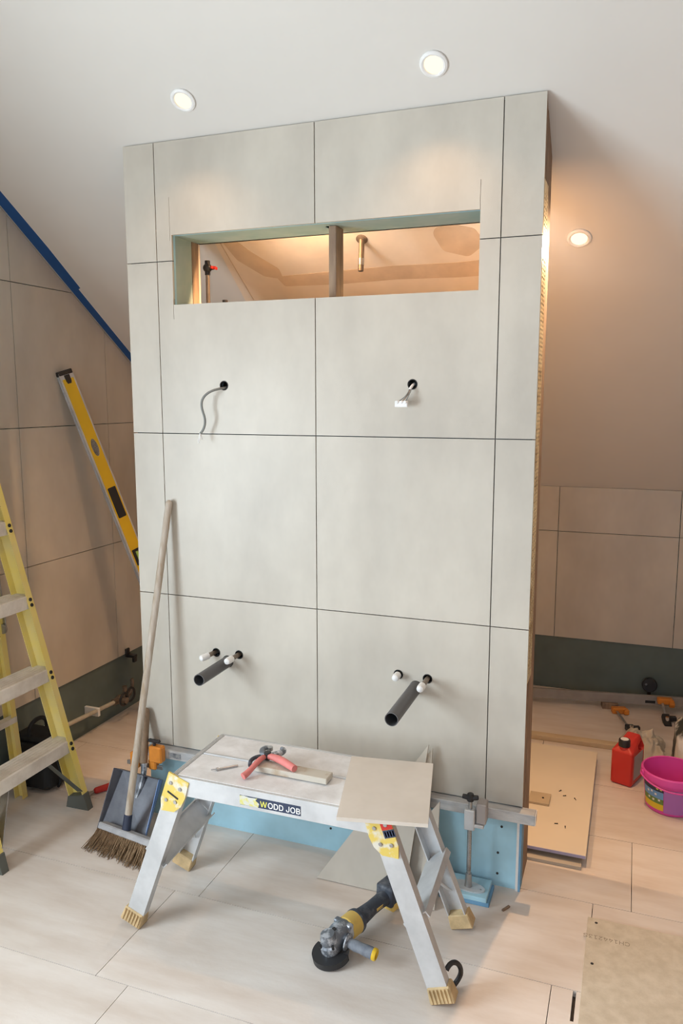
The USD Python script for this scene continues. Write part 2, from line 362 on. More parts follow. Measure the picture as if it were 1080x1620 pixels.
# ------------------------------------------------------------------ the partition in the middle of the room
XL, XR, PD = -.726, .723, .19
NX0, NX1, NZ0, NZ1 = -.538, .537, 1.951, 2.187
wp = Thing('wall_middle', 'free-standing stud partition clad in large beige tiles with a long slot niche', None, (0, PD / 2, 0), kind='structure')
niche = sbox(NX0, NZ0, NX1, NZ1)
CAB = [(-.345, 1.669), (.333, 1.669)]
STUB = [(-.402, .697), (-.308, .699), (.296, .701), (.397, .698)]
WASTE = [(-.355, .668), (.358, .664)]
holes = unary_union([Point(*c).buffer(.0165) for c in CAB] + [Point(*c).buffer(.0165) for c in STUB] + [Point(*c).buffer(.0225) for c in WASTE])
saw = unary_union([sbox(NX0 - .007, NZ1 - .02, NX0 - .0058, NZ1 + .125), sbox(NX1 - .0012, NZ1 - .02, NX1, NZ1 + .085), sbox(NX0 - .001, NZ0 - .05, NX0 + .0004, NZ0 + .02)])
tile_grid(wp, [XL, -.600, 0, .600, XR], [.301, .9, 1.5, 2.1, 2.497], sbox(-1, 0, 1, 2.497), xz(0), M_TILE, unary_union([niche, holes, saw]))
half = box((-3, -1, 3), (3, 3, 8)); half = Polygon([(-.5, slope_z(-.5) - .004), (1.5, slope_z(1.5) - .004), (1.5, 6), (-.5, 6)])
above = frame(extr(half, 4), (-2, 0, 0), (0, 1, 0), (0, 0, 1), (1, 0, 0))
body = sbox(XL + .012, 0, XR - .018, 2.6).difference(unary_union([niche, holes]))
wp.part('adhesive_bed', xz(.0091)(extr(sbox(XL + .012, .304, XR - .0125, 2.49).difference(unary_union([niche, holes])), .001)), M_BED, smooth=False)
wp.part('backer_board', cut(xz(.0102)(extr(body, .0125)), above), M_GREEN, smooth=False)
bodyb = sbox(XL + .012, 0, XR - .012, 2.6).difference(niche)
wp.part('back_board', cut(xz(PD - .0125)(extr(bodyb, .0125)), above), M_PLASTER, smooth=False)
for a, b in ((XL + .012, XL + .057), (XR - .062, XR - .0105)):
    wp.part('end_stud', cut(box((a, .023, 0), (b, PD - .0127, 2.6)), above), M_TIMBER, smooth=False)
wp.part('inner_stud', box((.012, .06, NZ1), (.05, .14, 2.40)), M_TIMBER, smooth=False)
# lining boards of the niche, green, with a timber post behind the left one
t_ = .0125
wp.part('niche_lining', box((NX0 - t_, .0228, NZ0 - t_), (NX0, .13, NZ1)), M_LINING, smooth=False)
wp.part('niche_lining', box((NX1, .0228, NZ0 - t_), (NX1 + t_, .19, NZ1)), M_LINING, smooth=False)
wp.part('niche_lining', box((NX0 - t_, .0228, NZ1), (NX1 + t_, .19, NZ1 + t_)), M_LINING, smooth=False)
wp.part('niche_lining', box((NX0, .0228, NZ0 - t_), (NX1, .19, NZ0)), M_LINING, smooth=False)
wp.part('niche_post', box((NX0 - .03, .131, NZ0), (NX0 + .001, .1765, NZ1 - .0005)), M_TIMBER, smooth=False)
wp.part('niche_stud', cbox((.028, .052, NZ0), (.054, .122, NZ1 - .0005), .002), M_TIMBER)
# perforated bead along the niche's lower edge
nb = sbox(.08, 0, NX1 - .01, .020)
for k in range(26): nb = nb.difference(sbox(.092 + .0168 * k, .006, .100 + .0168 * k, .014))
wp.part('niche_bead', xz(.170)(move(extr(nb, .001), (0, NZ0 - .001, 0))), M_STEEL, smooth=False)
# bare right end: gypsum edge, blue paper strip and a perforated angle bead
wp.part('gypsum_edge', box((XR - .0168, .0004, .0), (XR - .0085, .046, .262)), M_GYPS, smooth=False)
wp.part('blue_paper', box((XR - .0084, .0002, .0), (XR - .001, .055, .262)), M_BLUEPAPER, smooth=False)
wp.part('side_board', cut(box((XR - .0102, .056, 0), (XR - .002, PD, 2.6)), above), M_TIMBER, smooth=False)
wp.part('board_edge', cut(box((XR - .0102, .0102, .2625), (XR - .003, .0558, 2.6)), above), M_TIMBER, smooth=False)
ab = sbox(.010, .72, .105, 2.26)
for k in range(118):
    z = .745 + .0126 * k
    for y in (.020, .048, .076):
        ab = ab.difference(sbox(y + (.010 if k % 2 else 0), z, y + .018 + (.004 if k % 2 else 0), z + .0062))
wp.part('angle_bead', yz(XR - .0019)(extr(ab, .0012)), M_BEAD, smooth=False)
# screw heads in the bare board below the tiles
for x, z in ((-.50, .13), (-.33, .10), (-.10, .11), (.045, .085), (.17, .20), (.655, .215), (.645, .045), (.40, .14), (.645, .12)):
    wp.part('screw_head', rod((x, .0104, z), (x, .0086, z), .0042, n=10), M_RUBBER)

# ================================================================== BLUE TAPE, LAMPS
tape = [(GX + .001, -.45), (GX + .058, -.45), (GX + .055, .1), (GX + .062, .35), (GX + .058, .555), (GX + .044, .56), (GX + .042, .9), (GX + .046, 1.5), (GX + .042, 1.92), (GX + .001, 1.92)]
solo('masking_tape', on_slope(tape, .0008), M_WAXBLUE, 'strip of blue masking tape running down the slope along the left gable', 'tape', smooth=False)

def downlight(x, y, label, power=1.0, gp=None):
    c = np.array([x, y, slope_z(y)])
    t = Thing('downlight', label, 'ceiling light', c, gp)
    t.part('bezel', lathe([(.0275, .0), (.040, .0), (.0415, .0035), (.040, .006), (.034, .0085), (.0285, .0065), (.0275, .003), (.0275, 0)], c, NS, 40), M_WHITEPL)
    t.part('lens', lathe([(0, .001), (.0276, .001), (.0276, .004), (.024, .0052), (0, .0056)], c, NS, 32), M_LENS)
    li = UsdLux.SphereLight.Define(stage, t.path + '/lamp_light')
    li.CreateRadiusAttr(.013); li.CreateColorAttr(Gf.Vec3f(1.0, .60, .31)); li.CreateIntensityAttr(LAMP * 400 * power)
    sh = UsdLux.ShapingAPI.Apply(li.GetPrim()); sh.CreateShapingConeAngleAttr(CONE); sh.CreateShapingConeSoftnessAttr(.9)
    z = -NS; xx = np.array([1.0, 0, 0]); yy = np.cross(z, xx); o = NS * .020
    li.AddTransformOp().Set(Gf.Matrix4d(*map(float, [*xx, 0, *yy, 0, *z, 0, *o, 1])))
downlight(-.412, -.105, 'round lit downlight in the slope above the partition, the one nearer the blue tape', .16)
downlight(.412, -.10, 'round lit downlight in the slope above the right half of the partition', .22)
downlight(.791, .475, 'round lit downlight low in the slope behind the right edge of the partition', 1.05)
downlight(-.14, .245, 'round lit downlight in the slope hidden behind the top of the partition, above the niche', 1.25)

# ================================================================== PIPES AND CABLES OUT OF THE PARTITION
def waste(x, z, L, r, label):
    t = Thing('waste_pipe', label, 'pipe', (x, 0, z))
    t.part('pipe', hollow((x, .12, z), (x, -L, z), r, .0024, 32), M_GREYPIPE)
    t.part('end_plug', lathe([(0, 0), (r - .0026, 0), (r - .0026, .004), (0, .004)], (x, -.01, z), (0, 1, 0), 24), M_BLACK)
waste(*WASTE[0], .205, .0205, 'short dark grey waste pipe sticking out low under the left pair of capped pipes')
waste(*WASTE[1], .285, .0215, 'longer dark grey waste pipe sticking out low under the right pair of capped pipes')
for (x, z), L, dx, dz, lab in zip(STUB, (.034, .052, .010, .070), (-.016, -.004, 0, .0), (-.004, 0, 0, 0), (
        'white-capped water pipe stub, leftmost of the left pair above the grey waste pipe',
        'white-capped water pipe stub, right one of the left pair in its dark hole',
        'white round pipe cap nearly flush with the tile, left one of the right pair',
        'white-capped water pipe stub, rightmost, just above the long waste pipe')):
    t = Thing('pipe_stub', lab, 'pipe', (x, 0, z))
    tip = np.array([x + dx, -L, z + dz]); d = tip - (x, 0, z); d /= np.linalg.norm(d)
    t.part('pipe', rod(np.array([x, 0, z]) + (0, .06, 0) * 1, tip, .0085, n=20), M_COPPER)
    t.part('cap', lathe([(0, -.002), (.0125, -.002), (.0128, .018), (.011, .030), (.006, .034), (0, .035)], tip, d, 24), M_WHITEPL)
    t.part('hole_sleeve', hollow((x, .014, z), (x, -.0012, z), .0162, .0022, 24), M_RUBBER)

x, z = CAB[0]
t = Thing('power_cable', 'grey cable hanging in a curve from the left hole under the niche', 'cable', (x, 0, z))
pts = [(x, .03, z - .004), (x - .004, -.012, z - .010), (x - .034, -.040, z - .022), (x - .060, -.048, z - .050), (x - .062, -.045, z - .085), (x - .055, -.042, z - .115), (x - .062, -.040, z - .148), (x - .075, -.040, z - .165)]
t.part('sheath', tube(pts, .0042, 10), M_CABLE)
e = np.array(pts[-1])
for k, (dx, dy) in enumerate(((-.006, -.004), (.002, -.006), (.005, .002))):
    t.part('core', tube([e + (0, 0, .004), e + (dx * .6, dy, -.014), e + (dx, dy * 1.4, -.034 + .006 * k)], .0019, 8), M_WHITEPL)
t.part('hole_sleeve', hollow((x, .014, z), (x, -.0012, z), .0162, .0022, 24), M_RUBBER)
x, z = CAB[1]
t = Thing('power_cable', 'short cable with a white terminal block dangling from the right hole under the niche', 'cable', (x, 0, z))
t.part('sheath', tube([(x, .03, z), (x, -.006, z - .006), (x - .004, -.016, z - .016)], .0046, 10), M_WHITEPL)
c = np.array([x - .026, -.032, z - .062])
for k in (-1, 0, 1):
    t.part('core', tube([(x - .003 + .003 * k, -.014, z - .015), (x - .008 + .004 * k, -.028, z - .034), c + (.011 * k + .003, 0, .010)], .0017, 8), M_CABLE if k else M_COPPER)
blk = union(cbox(c - (.021, .007, .010), c + (.021, .007, .010), .002), *[rod(c + (.0135 * k, -.004, .006), c + (.0135 * k, -.012, .006), .0045, n=12) for k in (-1, 0, 1)])
t.part('terminal_block', move(move(blk, -c, 0), c, 0), M_WHITEPL)
t.part('hole_sleeve', hollow((x, .014, z), (x, -.0012, z), .0162, .0022, 24), M_RUBBER)

# ------------------------------------------------------------------ inside and behind the niche
def valve(p, label, up):
    p = np.array(p, float)
    t = Thing('isolating_valve', label, 'valve', p)
    t.part('valve_body', union(ball(p, .017, 2), rod(p - (.0, 0, .026), p + (0, 0, .026), .010, n=16), rod(p, p + np.array(up) * .028, .007, n=12)), M_BLACK)
    q = p + np.array(up) * .030
    s_ = perp(up)
    t.part('lever', union(beam(q - s_ * .020, q + s_ * .020, up, .010, .006), rod(q - np.array(up) * .004, q + np.array(up) * .008, .006, n=12)), M_RED)
    t.part('pipe', rod(p - (0, 0, .026), p - (0, 0, .16), .0075, n=14), M_COPPER)
valve((-.526, .222, 2.108), 'black valve with red lever beside the post at the left end of the niche', (.95, -.1, -.05))
valve((-.455, .222, 1.962), 'black valve with red lever peeping over the niche floor', (.35, -.93, .1))
p = np.array([.017, .419, slope_z(.419)])
t = Thing('shower_pipe', 'short dark metal pipe hanging from the slope, seen through the niche', 'pipe', p)
t.part('flange', lathe([(0, .0), (.022, 0), (.022, .004), (.014, .008), (0, .008)], p, NS, 24), M_COPPER)
t.part('pipe', hollow(p + (0, 0, -.002), p + (0, -.012, -.118), .0105, .002, 20), M_COPPER)
t.part('end_sleeve', hollow(p + (0, -.0068, -.072), p + (0, -.0095, -.096), .0115, .001, 20), M_STEEL)

# ================================================================== AT THE FOOT OF THE PARTITION
t = Thing('support_batten', 'long white-smeared metal batten propped under the bottom tiles of the partition', 'batten', (.03, -.016, .262))
t.part('bar', cbox((-.70, -.036, .262), (.765, .0085, .2985), .002), mat('smeared_metal', (.62, .62, .61), .6, metal=.2, color2=(.40, .41, .43), scale=18, stretch=(.5, 2, 2), bump=.15))
t.part('label_strip', box((-.60, -.0364, .269), (-.545, -.0359, .290)), mat('worn_label', (.16, .18, .21), .6, color2=(.4, .41, .42), scale=60))
t.part('end_cap', cbox((.7655, -.0355, .2625), (.768, .008, .298), .001), M_WHITEPL)

def bar_clamp(name, head, jaw, up, label, sc=1.0, grp=None):
    """An orange one-handed bar clamp from its head to its sliding jaw."""
    a, b, up = np.array(head, float), np.array(jaw, float), np.array(up, float)
    d = (b - a) / np.linalg.norm(b - a); up = up - d * (up @ d); up /= np.linalg.norm(up); w = np.cross(d, up)
    t = Thing(name, label, 'clamp', np.minimum(a, b), grp)
    t.part('bar', beam(a - d * .02 * sc, b + d * .03 * sc, up, .006 * sc, .014 * sc), M_STEEL)
    t.part('head', union(beam(a - d * .018 * sc, a + d * .020 * sc, up, .024 * sc, .034 * sc, .004), beam(a + up * .012 * sc, a + up * .058 * sc, d, .020 * sc, .026 * sc, .004)), M_ORANGE)
    t.part('jaw', union(beam(b - d * .012 * sc, b + d * .016 * sc, up, .022 * sc, .030 * sc, .004), beam(b + up * .012 * sc, b + up * .055 * sc, d, .018 * sc, .022 * sc, .004)), M_ORANGE if name == 'bar_clamp' and sc > .95 and grp is None else M_BLACK)
    t.part('pad', beam(a + up * .046 * sc + d * .013 * sc, a + up * .046 * sc + d * .021 * sc, up, .024 * sc, .026 * sc), M_BLACK)
    t.part('trigger', beam(b - up * .014 * sc, b - up * .056 * sc + d * .016 * sc, d, .012 * sc, .016 * sc, .003), M_BLACK)
    return t
p = np.array([-.648, -.056, .285])
t = Thing('bar_clamp', 'orange bar clamp gripping the left end of the batten behind the broom', 'clamp', (p[0], p[1], .205))
t.part('head', union(cbox(p + (-.018, -.016, -.03), p + (.038, .018, .034), .005), cbox(p + (-.024, -.012, -.062), p + (.010, .016, -.022), .005)), M_ORANGE)
t.part('jaw', cbox(p + (-.105, -.014, -.066), p + (-.066, .016, -.004), .005), M_ORANGE)
t.part('bar', beam(p + (-.125, .0, -.052), p + (.034, .0, -.052), (0, 0, 1), .007, .016), M_STEEL)
t.part('screw_handle', union(rod(p + (.0, 0, .030), p + (.0, 0, .052), .006, n=12), cbox(p + (-.026, -.008, .046), p + (.026, .008, .058), .004)), M_BLACK)

# screw jack that holds the batten up, on two offcuts of board
solo('board_offcut', cbox((.476, -.118, 0), (.640, -.012, .0155), .0015), M_BLUEPAPER, 'lower blue plasterboard offcut flat on the floor under the screw jack', 'offcut')
t = Thing('board_offcut', 'upper grey-blue plasterboard offcut stacked right under the jack foot', 'offcut', (.56, -.07, .0157))
t.part('board', cbox((.470, -.121, .0157), (.632, -.0135, .0312), .0015), M_GREEN)
jx, jy, jz = .565, -.078, .0314
t = Thing('screw_jack', 'small metal screw jack with black wing knob propping the batten', 'support', (jx, jy, jz))
ell = Point(0, 0).buffer(1, 24); from shapely import affinity
fl = affinity.scale(ell, .056, .027).difference(unary_union([Point(k, 0).buffer(.004) for k in (-.043, .043)]))
t.part('foot_plate', move(extr(fl, .005), (jx, jy, jz), rz=-8), M_ALU)
t.part('screw', union(rod((jx, jy, jz + .004), (jx, jy, jz + .05), .0125, .010, n=20), rod((jx, jy, jz + .04), (jx, jy, .345), .0062, n=14), *[rod((jx, jy, .09 + .006 * k), (jx, jy, .093 + .006 * k), .0074, n=12) for k in range(24)]), M_STEEL)
t.part('bracket', union(cbox((jx - .017, jy - .014, .238), (jx + .017, jy + .014, .308), .003), cbox((jx + .010, jy - .012, .250), (jx + .046, jy + .0405, .261), .002)), M_ALU)
t.part('clamp_plate', cbox((jx + .020, jy - .006, .2615), (jx + .052, jy + .040, .330), .003), mat('jack_plate', (.42, .39, .38), .5, metal=.3))
kn = union(*[rod((jx, jy, .345), (jx + .026 * math.cos(a), jy + .026 * math.sin(a), .349), .009, .0075, n=12, bev=.002) for a in (.1, math.pi + .1)], rod((jx, jy, .334), (jx, jy, .360), .011, n=18, bev=.002))
t.part('wing_knob', kn, M_BLACK)

# tile offcuts leaning on the wall under the work platform
def leaner(name, poly, y_floor, y_top, z_top, th, label, mtl=M_TILE):
    """A flat polygon (x, height along the sheet) leaning from the floor at y_floor to y_top at z_top."""
    d = np.array([0, y_top - y_floor, z_top]); d /= np.linalg.norm(d)
    m = extr(Polygon(poly), th)
    m = frame(m, (0, y_floor, 0), (1, 0, 0), d, np.cross((1, 0, 0), d))
    m.apply_translation((0, 0, -m.bounds[0, 2]))
    solo(name, m, mtl, label, 'tile', smooth=False)
leaner('tile_offcut', [(.060, 0), (.335, 0), (.372, .02), (.412, .497), (.385, .455), (.33, .375), (.175, .175)], -.155, -.016, .505, .010, 'large triangular beige tile offcut leaning on the wall behind the work platform')
leaner('tile_offcut', [(.30, 0), (.43, .0), (.4235, .475), (.409, .455), (.36, .39)], -.118, -.012, .478, .010, 'narrow pointed tile offcut leaning upright just right of the large triangular one')
leaner('tile_offcut', [(.425, 0), (.480, 0), (.468, .335), (.432, .285)], -.185, -.085, .33, .010, 'small slim tile sliver leaning behind the right rear leg of the work platform')

# ================================================================== WORK PLATFORM (HOP-UP)
PZ = .520
px0, px1, py0, py1 = -.235, .435, -.578, -.266
t = Thing('work_platform', 'dusty folding aluminium work platform with yellow hinge plates in front of the tiled wall', 'work platform', (.10, -.42, 0))
ym = -.415
for a, b in ((py0 + .012, ym - .006), (ym + .006, py1 - .012)):
    dk = cbox((px0 + .016, a, PZ - .006), (px1 - .016, b, PZ), .0015)
    t.part('deck_board', dk, M_DUSTY)
t.part('deck_rib', cbox((px0 + .018, ym - .0055, PZ - .010), (px1 - .018, ym + .0055, PZ + .003), .002), M_ALU)
for a in (px0, px1 - .015):
    t.part('end_trim', union(cbox((a, py0 + .010, PZ - .05), (a + .015, py1 - .010, PZ + .0015), .002), cbox((a + .003, py0 + .012, PZ + .0005), (a + .006, py1 - .012, PZ + .003), .001), cbox((a + .009, py0 + .012, PZ + .0005), (a + .012, py1 - .012, PZ + .003), .001)), M_ALU)
def rail(y, s):
    m = union(cbox((px0 + .002, y, PZ - .058), (px1 - .002, y + s * .004, PZ - .0005), .001), cbox((px0 + .002, y, PZ - .008), (px1 - .002, y + s * .0115, PZ - .0003), .001), cbox((px0 + .002, y, PZ - .058), (px1 - .002, y + s * .016, PZ - .053), .001))
    return m
fr = t.part('front_rail', rail(py0, 1), M_ALU)
t.part('rear_rail', rail(py1, -1), M_ALU)
lx = -.005
t.part('sticker', box((lx, py0 - .0006, PZ - .0475), (lx + .190, py0 - .0001, PZ - .0185)), M_NAVY, under=fr, label='navy sticker with worn lettering')
def letters(txt, h, o, x, y, mtl, under, name, bold=True, dep=.0006):
    t.part(name, frame(meshkit.text_mesh(txt, h, dep, bold), o, x, y), mtl, under=under, smooth=False)
letters('ODD JOB', .0165, (lx + .088, py0 - .0007, PZ - .0425), (1, 0, 0), (0, 0, 1), M_STICKWHITE, fr, 'lettering')
letters('W', .0165, (lx + .064, py0 - .0007, PZ - .0425), (1, 0, 0), (0, 0, 1), M_STICKYELLOW, fr, 'lettering')
t.part('worn_patch', extr_patch := frame(extr(Polygon([(0, .001), (.058, 0), (.062, .012), (.050, .020), (.056, .027), (.03, .026), (.012, .029), (.0, .027)]), .0003), (lx, py0 - .0006, PZ - .0475), (1, 0, 0), (0, 0, 1)), mat('worn_sticker', (.62, .62, .55), .6, color2=(.66, .62, .20), scale=70, ramp=(.5, .6)), under=fr, smooth=False)
FEET = {(-1, -1): (-.383, -.592), (-1, 1): (-.396, -.250), (1, -1): (.592, -.574), (1, 1): (.578, -.228)}
for (sx, sy), (fx, fy) in FEET.items():
    top = np.array([(px0 + .020) if sx < 0 else (px1 - .020), (py0 + .004) if sy < 0 else (py1 - .014), PZ - .028])
    bot = np.array([fx, fy, .016])
    d = (bot - top) / np.linalg.norm(bot - top)
    side = np.array([1.0, 0, 0])
    # the broad web faces front (or back), flanges point inward under the platform
    L = np.linalg.norm(bot - top)
    y = side - d * (side @ d); y /= np.linalg.norm(y); z = np.cross(d, y)
    z = z if z[1] * sy < 0 else -z
    h, w, th = .058, .030, .004
    p = Polygon([(-h/2, 0), (h/2, 0), (h/2, w), (h/2-th, w), (h/2-th, th), (-h/2+th, th), (-h/2+th, w), (-h/2, w)])
    lg = frame(extr(p, L), top, y, z, d)
    leg = t.part('leg', lg, M_ALU, smooth=False)
    o = bot - d * .030
    ft = frame(hull(cbox((-.033, -.004, 0), (.033, .034, .040), .003), cbox((-.036, -.008, .036), (.036, .038, .046), .003)), o, y, z, d)
    fo = t.part('rubber_foot', move(ft, (0, 0, -ft.bounds[0, 2] * 1.0 + .0)), M_FOOT, under=leg)
    dz = -ft.bounds[0, 2]
    for k in range(6):
        q = -.027 + .0108 * k
        rb = frame(cbox((q - .0022, -.0105, .004), (q + .0022, -.003, .042), .001), o, y, z, d); t.part('foot_ridge', move(rb, (0, 0, dz)), M_FOOT, under=leg)
    # hinge plate on the outside face of the front legs, rear ones plainer
    hp = Polygon([(-.036, -.022), (.036, -.022), (.040, .030), (.036, .062), (.020, .088), (-.022, .104), (-.034, .070)])
    pl = frame(extr(hp, .006), top - z * .0065 + d * -.006, -y if sx > 0 else y, z, d) if False else frame(extr(hp, .006), top - z * .0078 - d * (.006 if sy < 0 else -.012), y if sx < 0 else -y, d, z)
    hg = t.part('hinge_plate', pl, M_YELLOWPLATE, smooth=False)
    for k, (a, b) in enumerate(((-.018, .0), (.016, .004), (-.016, .058), (.014, .050))):
        q = top - z * .0078 + (y if sx < 0 else -y) * a + d * b
        t.part('rivet', rod(q, q - z * .003, .0058, n=12, bev=.001), M_STEEL, under=hg)
    if sy < 0 and sx < 0:
        q = top - z * .0082 + d * .030
        t.part('slot', beam(q - y * .020 - z * .0003, q + y * .020 + d * .006 - z * .0003, z, .006, .0012), M_BLACK, under=hg)
    if sy < 0 and sx > 0:
        q = top - z * .0080; e = -y
        ps = lambda a, b, w, h_, m_, nm: t.part(nm, frame(extr(sbox(-w, -h_, w, h_), .0006), q + e * a + d * b - z * .0006, e, d, z), m_, under=hg, smooth=False)
        ps(-.020, -.004, .016, .018, M_RED, 'warning_sticker'); ps(-.021, .026, .0165, .011, M_NAVY, 'warning_sticker')
        for k in range(4): ps(-.033 + .0075 * k, .026, .0018, .0075, M_STICKWHITE, 'sticker_mark')
# cross plates and small struts between the front and rear leg of each end
for sx in (-1, 1):
    def at_leg(sy, z):
        fx, fy = FEET[(sx, sy)]
        top = np.array([(px0 + .020) if sx < 0 else (px1 - .020), (py0 + .004) if sy < 0 else (py1 - .014), PZ - .028]); bot = np.array([fx, fy, .016])
        return top + (bot - top) * ((top[2] - z) / (top[2] - bot[2]))
    a, b = at_leg(-1, .235) + (0, .010, 0), at_leg(1, .245) - (0, .010, 0)
    t.part('cross_plate', channel(a, b, (sx * .75, 0, .66), .020, .082, .004), M_ALU, smooth=False)
    a2 = at_leg(1, .125) - (0, .012, 0); b2 = b + (a - b) * .28 - (0, 0, .02)
    t.part('strut', beam(b2, a2, (1, 0, 0), .004, .016), M_ALU)
    a3 = at_leg(-1, .125) + (0, .012, 0); b3 = a + (b - a) * .28 - (0, 0, .02)
    t.part('strut', beam(b3, a3, (1, 0, 0), .004, .016), M_ALU)
lf = np.array([*FEET[(1, -1)], 0])
t.part('foot_lever', tube([lf + (.012, .035, .016), lf + (.022, .075, .018), lf + (.034, .085, .045), lf + (.020, .070, .085), lf + (.002, .045, .075)], .007, 10), M_BLACK)

# things lying on the platform
co = [(.236, -.301), (.484, -.262), (.553, -.598), (.318, -.648)]
m = extr(Polygon(co), .0105); m.apply_translation((0, 0, PZ + .0036))
solo('floor_tile', m, mat('plain_tile', (.73, .66, .58), .45, color2=(.67, .60, .52), scale=9, bump=.08, bump_scale=200), 'beige tile lying loose on the right end of the work platform, overhanging its edge', 'tile', smooth=False)
a, b = np.array([-.008, -.452, PZ]), np.array([.218, -.455, PZ])
t = Thing('rubbing_bar', 'flat beige bar with a rust-brown end lying along the work platform under the pliers', 'bar', (a + b) / 2)
t.part('bar', frame(cbox((0, -.024, .0), (.232, .024, .018), .002), a + (0, 0, .0032), b - a, (0, 1, 0)), mat('rusty_bar', (.56, .51, .43), .7, color2=(.38, .25, .14), scale=9, ramp=(.50, .64), bump=.2))
# tile pliers with pink-red grips
bz = PZ + .0335
t = Thing('tile_pliers', 'black-jawed tile pliers with open pink-red handles lying on the work platform', 'pliers', (.03, -.44, PZ + .02))
pv = np.array([.012, -.428, bz])
jl = tube([pv + (-.004, .002, 0), pv + (-.028, .020, .002), pv + (-.030, .042, .002), pv + (-.018, .052, .002)], [.007, .0095, .0085, .006], 12)
jr = tube([pv + (.004, .002, .004), pv + (.030, .022, .004), pv + (.034, .044, .004), pv + (.020, .054, .004)], [.007, .0095, .0085, .006], 12)
t.part('jaw', jl, M_MAGNESIUM); t.part('jaw', jr, M_MAGNESIUM)
t.part('pivot', rod(pv + (0, 0, -.010), pv + (0, 0, .014), .011, n=20, bev=.002), M_BLACK)
t.part('cutting_wheel', rod(pv + (-.014, .046, -.004), pv + (-.014, .046, .008), .009, n=18, bev=.001), M_STEEL)
t.part('handle', tube([pv + (.006, -.004, .002), pv + (.040, -.012, .003), pv + (.085, -.034, .002), pv + (.110, -.048, .001)], [.009, .0115, .0115, .0105], 12), M_PINKRED)
t.part('handle', tube([pv + (-.006, -.006, .0), pv + (-.012, -.040, .0), pv + (-.020, -.078, -.012), pv + (-.030, -.104, -.021)], [.007, .0085, .0085, .0105], 12), M_PINKRED)
t.part('spring', tube([pv + (-.020, -.008, 0), pv + (-.034, -.030, .0), pv + (-.026, -.066, -.004)], .006, 10), M_TOOLGREY)
solo('drill_bit', union(rod((-.112, -.500, PZ + .0052), (-.072, -.462, PZ + .0052), .0034, n=10), rod((-.134, -.515, PZ + .0052), (-.112, -.500, PZ + .0052), .0018, n=10), rod((-.120, -.508, PZ + .0052), (-.116, -.503, PZ + .0052), .0052, n=12)), M_STEEL, 'thin dark drill bit lying on the left half of the work platform', 'drill bit')

# ================================================================== ANGLE GRINDER ON THE FLOOR
A0 = np.array([.254, -.492, .058]); A1 = np.array([.358, -.180, .050])        # gear head end, battery end
ax = (A1 - A0) / np.linalg.norm(A1 - A0); up = np.array([0, 0, 1.0]); up -= ax * (up @ ax); up /= np.linalg.norm(up); sd = np.cross(ax, up)
P = lambda a, s=0, u=0: A0 + ax * a + sd * s + up * u
t = Thing('angle_grinder', 'yellow and black cordless angle grinder lying dusty on the floor under the work platform', 'angle grinder', (A0[0], A0[1], 0))
t.post = lambda m: trimesh.Trimesh((m.vertices - A0) * .86 + A0 + (0, 0, .0), m.faces, process=False)
t.part('motor_housing', lathe([(0, 0), (.036, 0), (.041, .008), (.041, .055), (.036, .066), (0, .066)], P(.052), ax, 28), M_TOOLYELLOW)
t.part('housing_ring', lathe([(0, 0), (.041, 0), (.043, .006), (.041, .016), (.036, .022), (0, .022)], P(.108), ax, 28), M_TOOLGREY)
grip = tube([P(.115), P(.15, 0, .001), P(.20, 0, .002), P(.25, 0, .003), P(.30, 0, .003)], [.034, .029, .0255, .026, .031], 18)
g_ = t.part('grip', grip, M_TOOLGREY)
t.part('trigger', beam(P(.14, 0, -.024), P(.215, 0, -.026), up, .018, .014, .004), M_BLACK, under=g_)
t.part('accent_stripe', beam(P(.205, .0235, .004), P(.245, .0235, .003), up, .004, .012, .001), M_TOOLYELLOW, under=g_)
t.part('handle_end', hull(*[ball(P(a, s, u), .012, 1) for a in (.292, .345) for s in (-.026, .026) for u in (-.018, .038)]), M_TOOLGREY)
t.part('battery', hull(*[ball(P(a, s, u), .008, 1) for a in (.300, .385) for s in (-.031, .031) for u in (-.040, -.020)]), M_TOOLYELLOW)
t.part('battery_case', hull(*[ball(P(a, s, u), .007, 1) for a in (.352, .388) for s in (-.031, .031) for u in (-.028, .040)]), M_BLACK)
t.part('battery_latch', hull(*[ball(P(a, s, u), .005, 1) for a in (.37, .39) for s in (-.018, .018) for u in (.045, .052)]), M_TOOLYELLOW)
t.part('front_plate', hull(*[ball(P(a, s, u), .007, 1) for a in (.040, .050) for s in (-.031, .031) for u in (-.031, .031)]), M_MAGNESIUM)
gear = hull(*[ball(P(a, s, u), r, 2) for a, s, u, r in ((.050, 0, 0, .039), (.024, 0, .006, .038), (-.008, .0, .002, .034), (-.030, 0, -.010, .026), (-.010, 0, -.026, .028))])
gear = weld(gear)
t.part('gear_head', gear, M_MAGNESIUM)
t.part('spindle_lock', rod(P(-.004, 0, .020), P(-.006, 0, .038), .012, .009, n=16, bev=.002), M_BLACK)
t.part('head_screw', rod(P(.03, .018, .026), P(.03, .020, .034), .004, n=10), M_STEEL)
t.part('head_screw', rod(P(.03, -.018, .026), P(.03, -.020, .034), .004, n=10), M_STEEL)
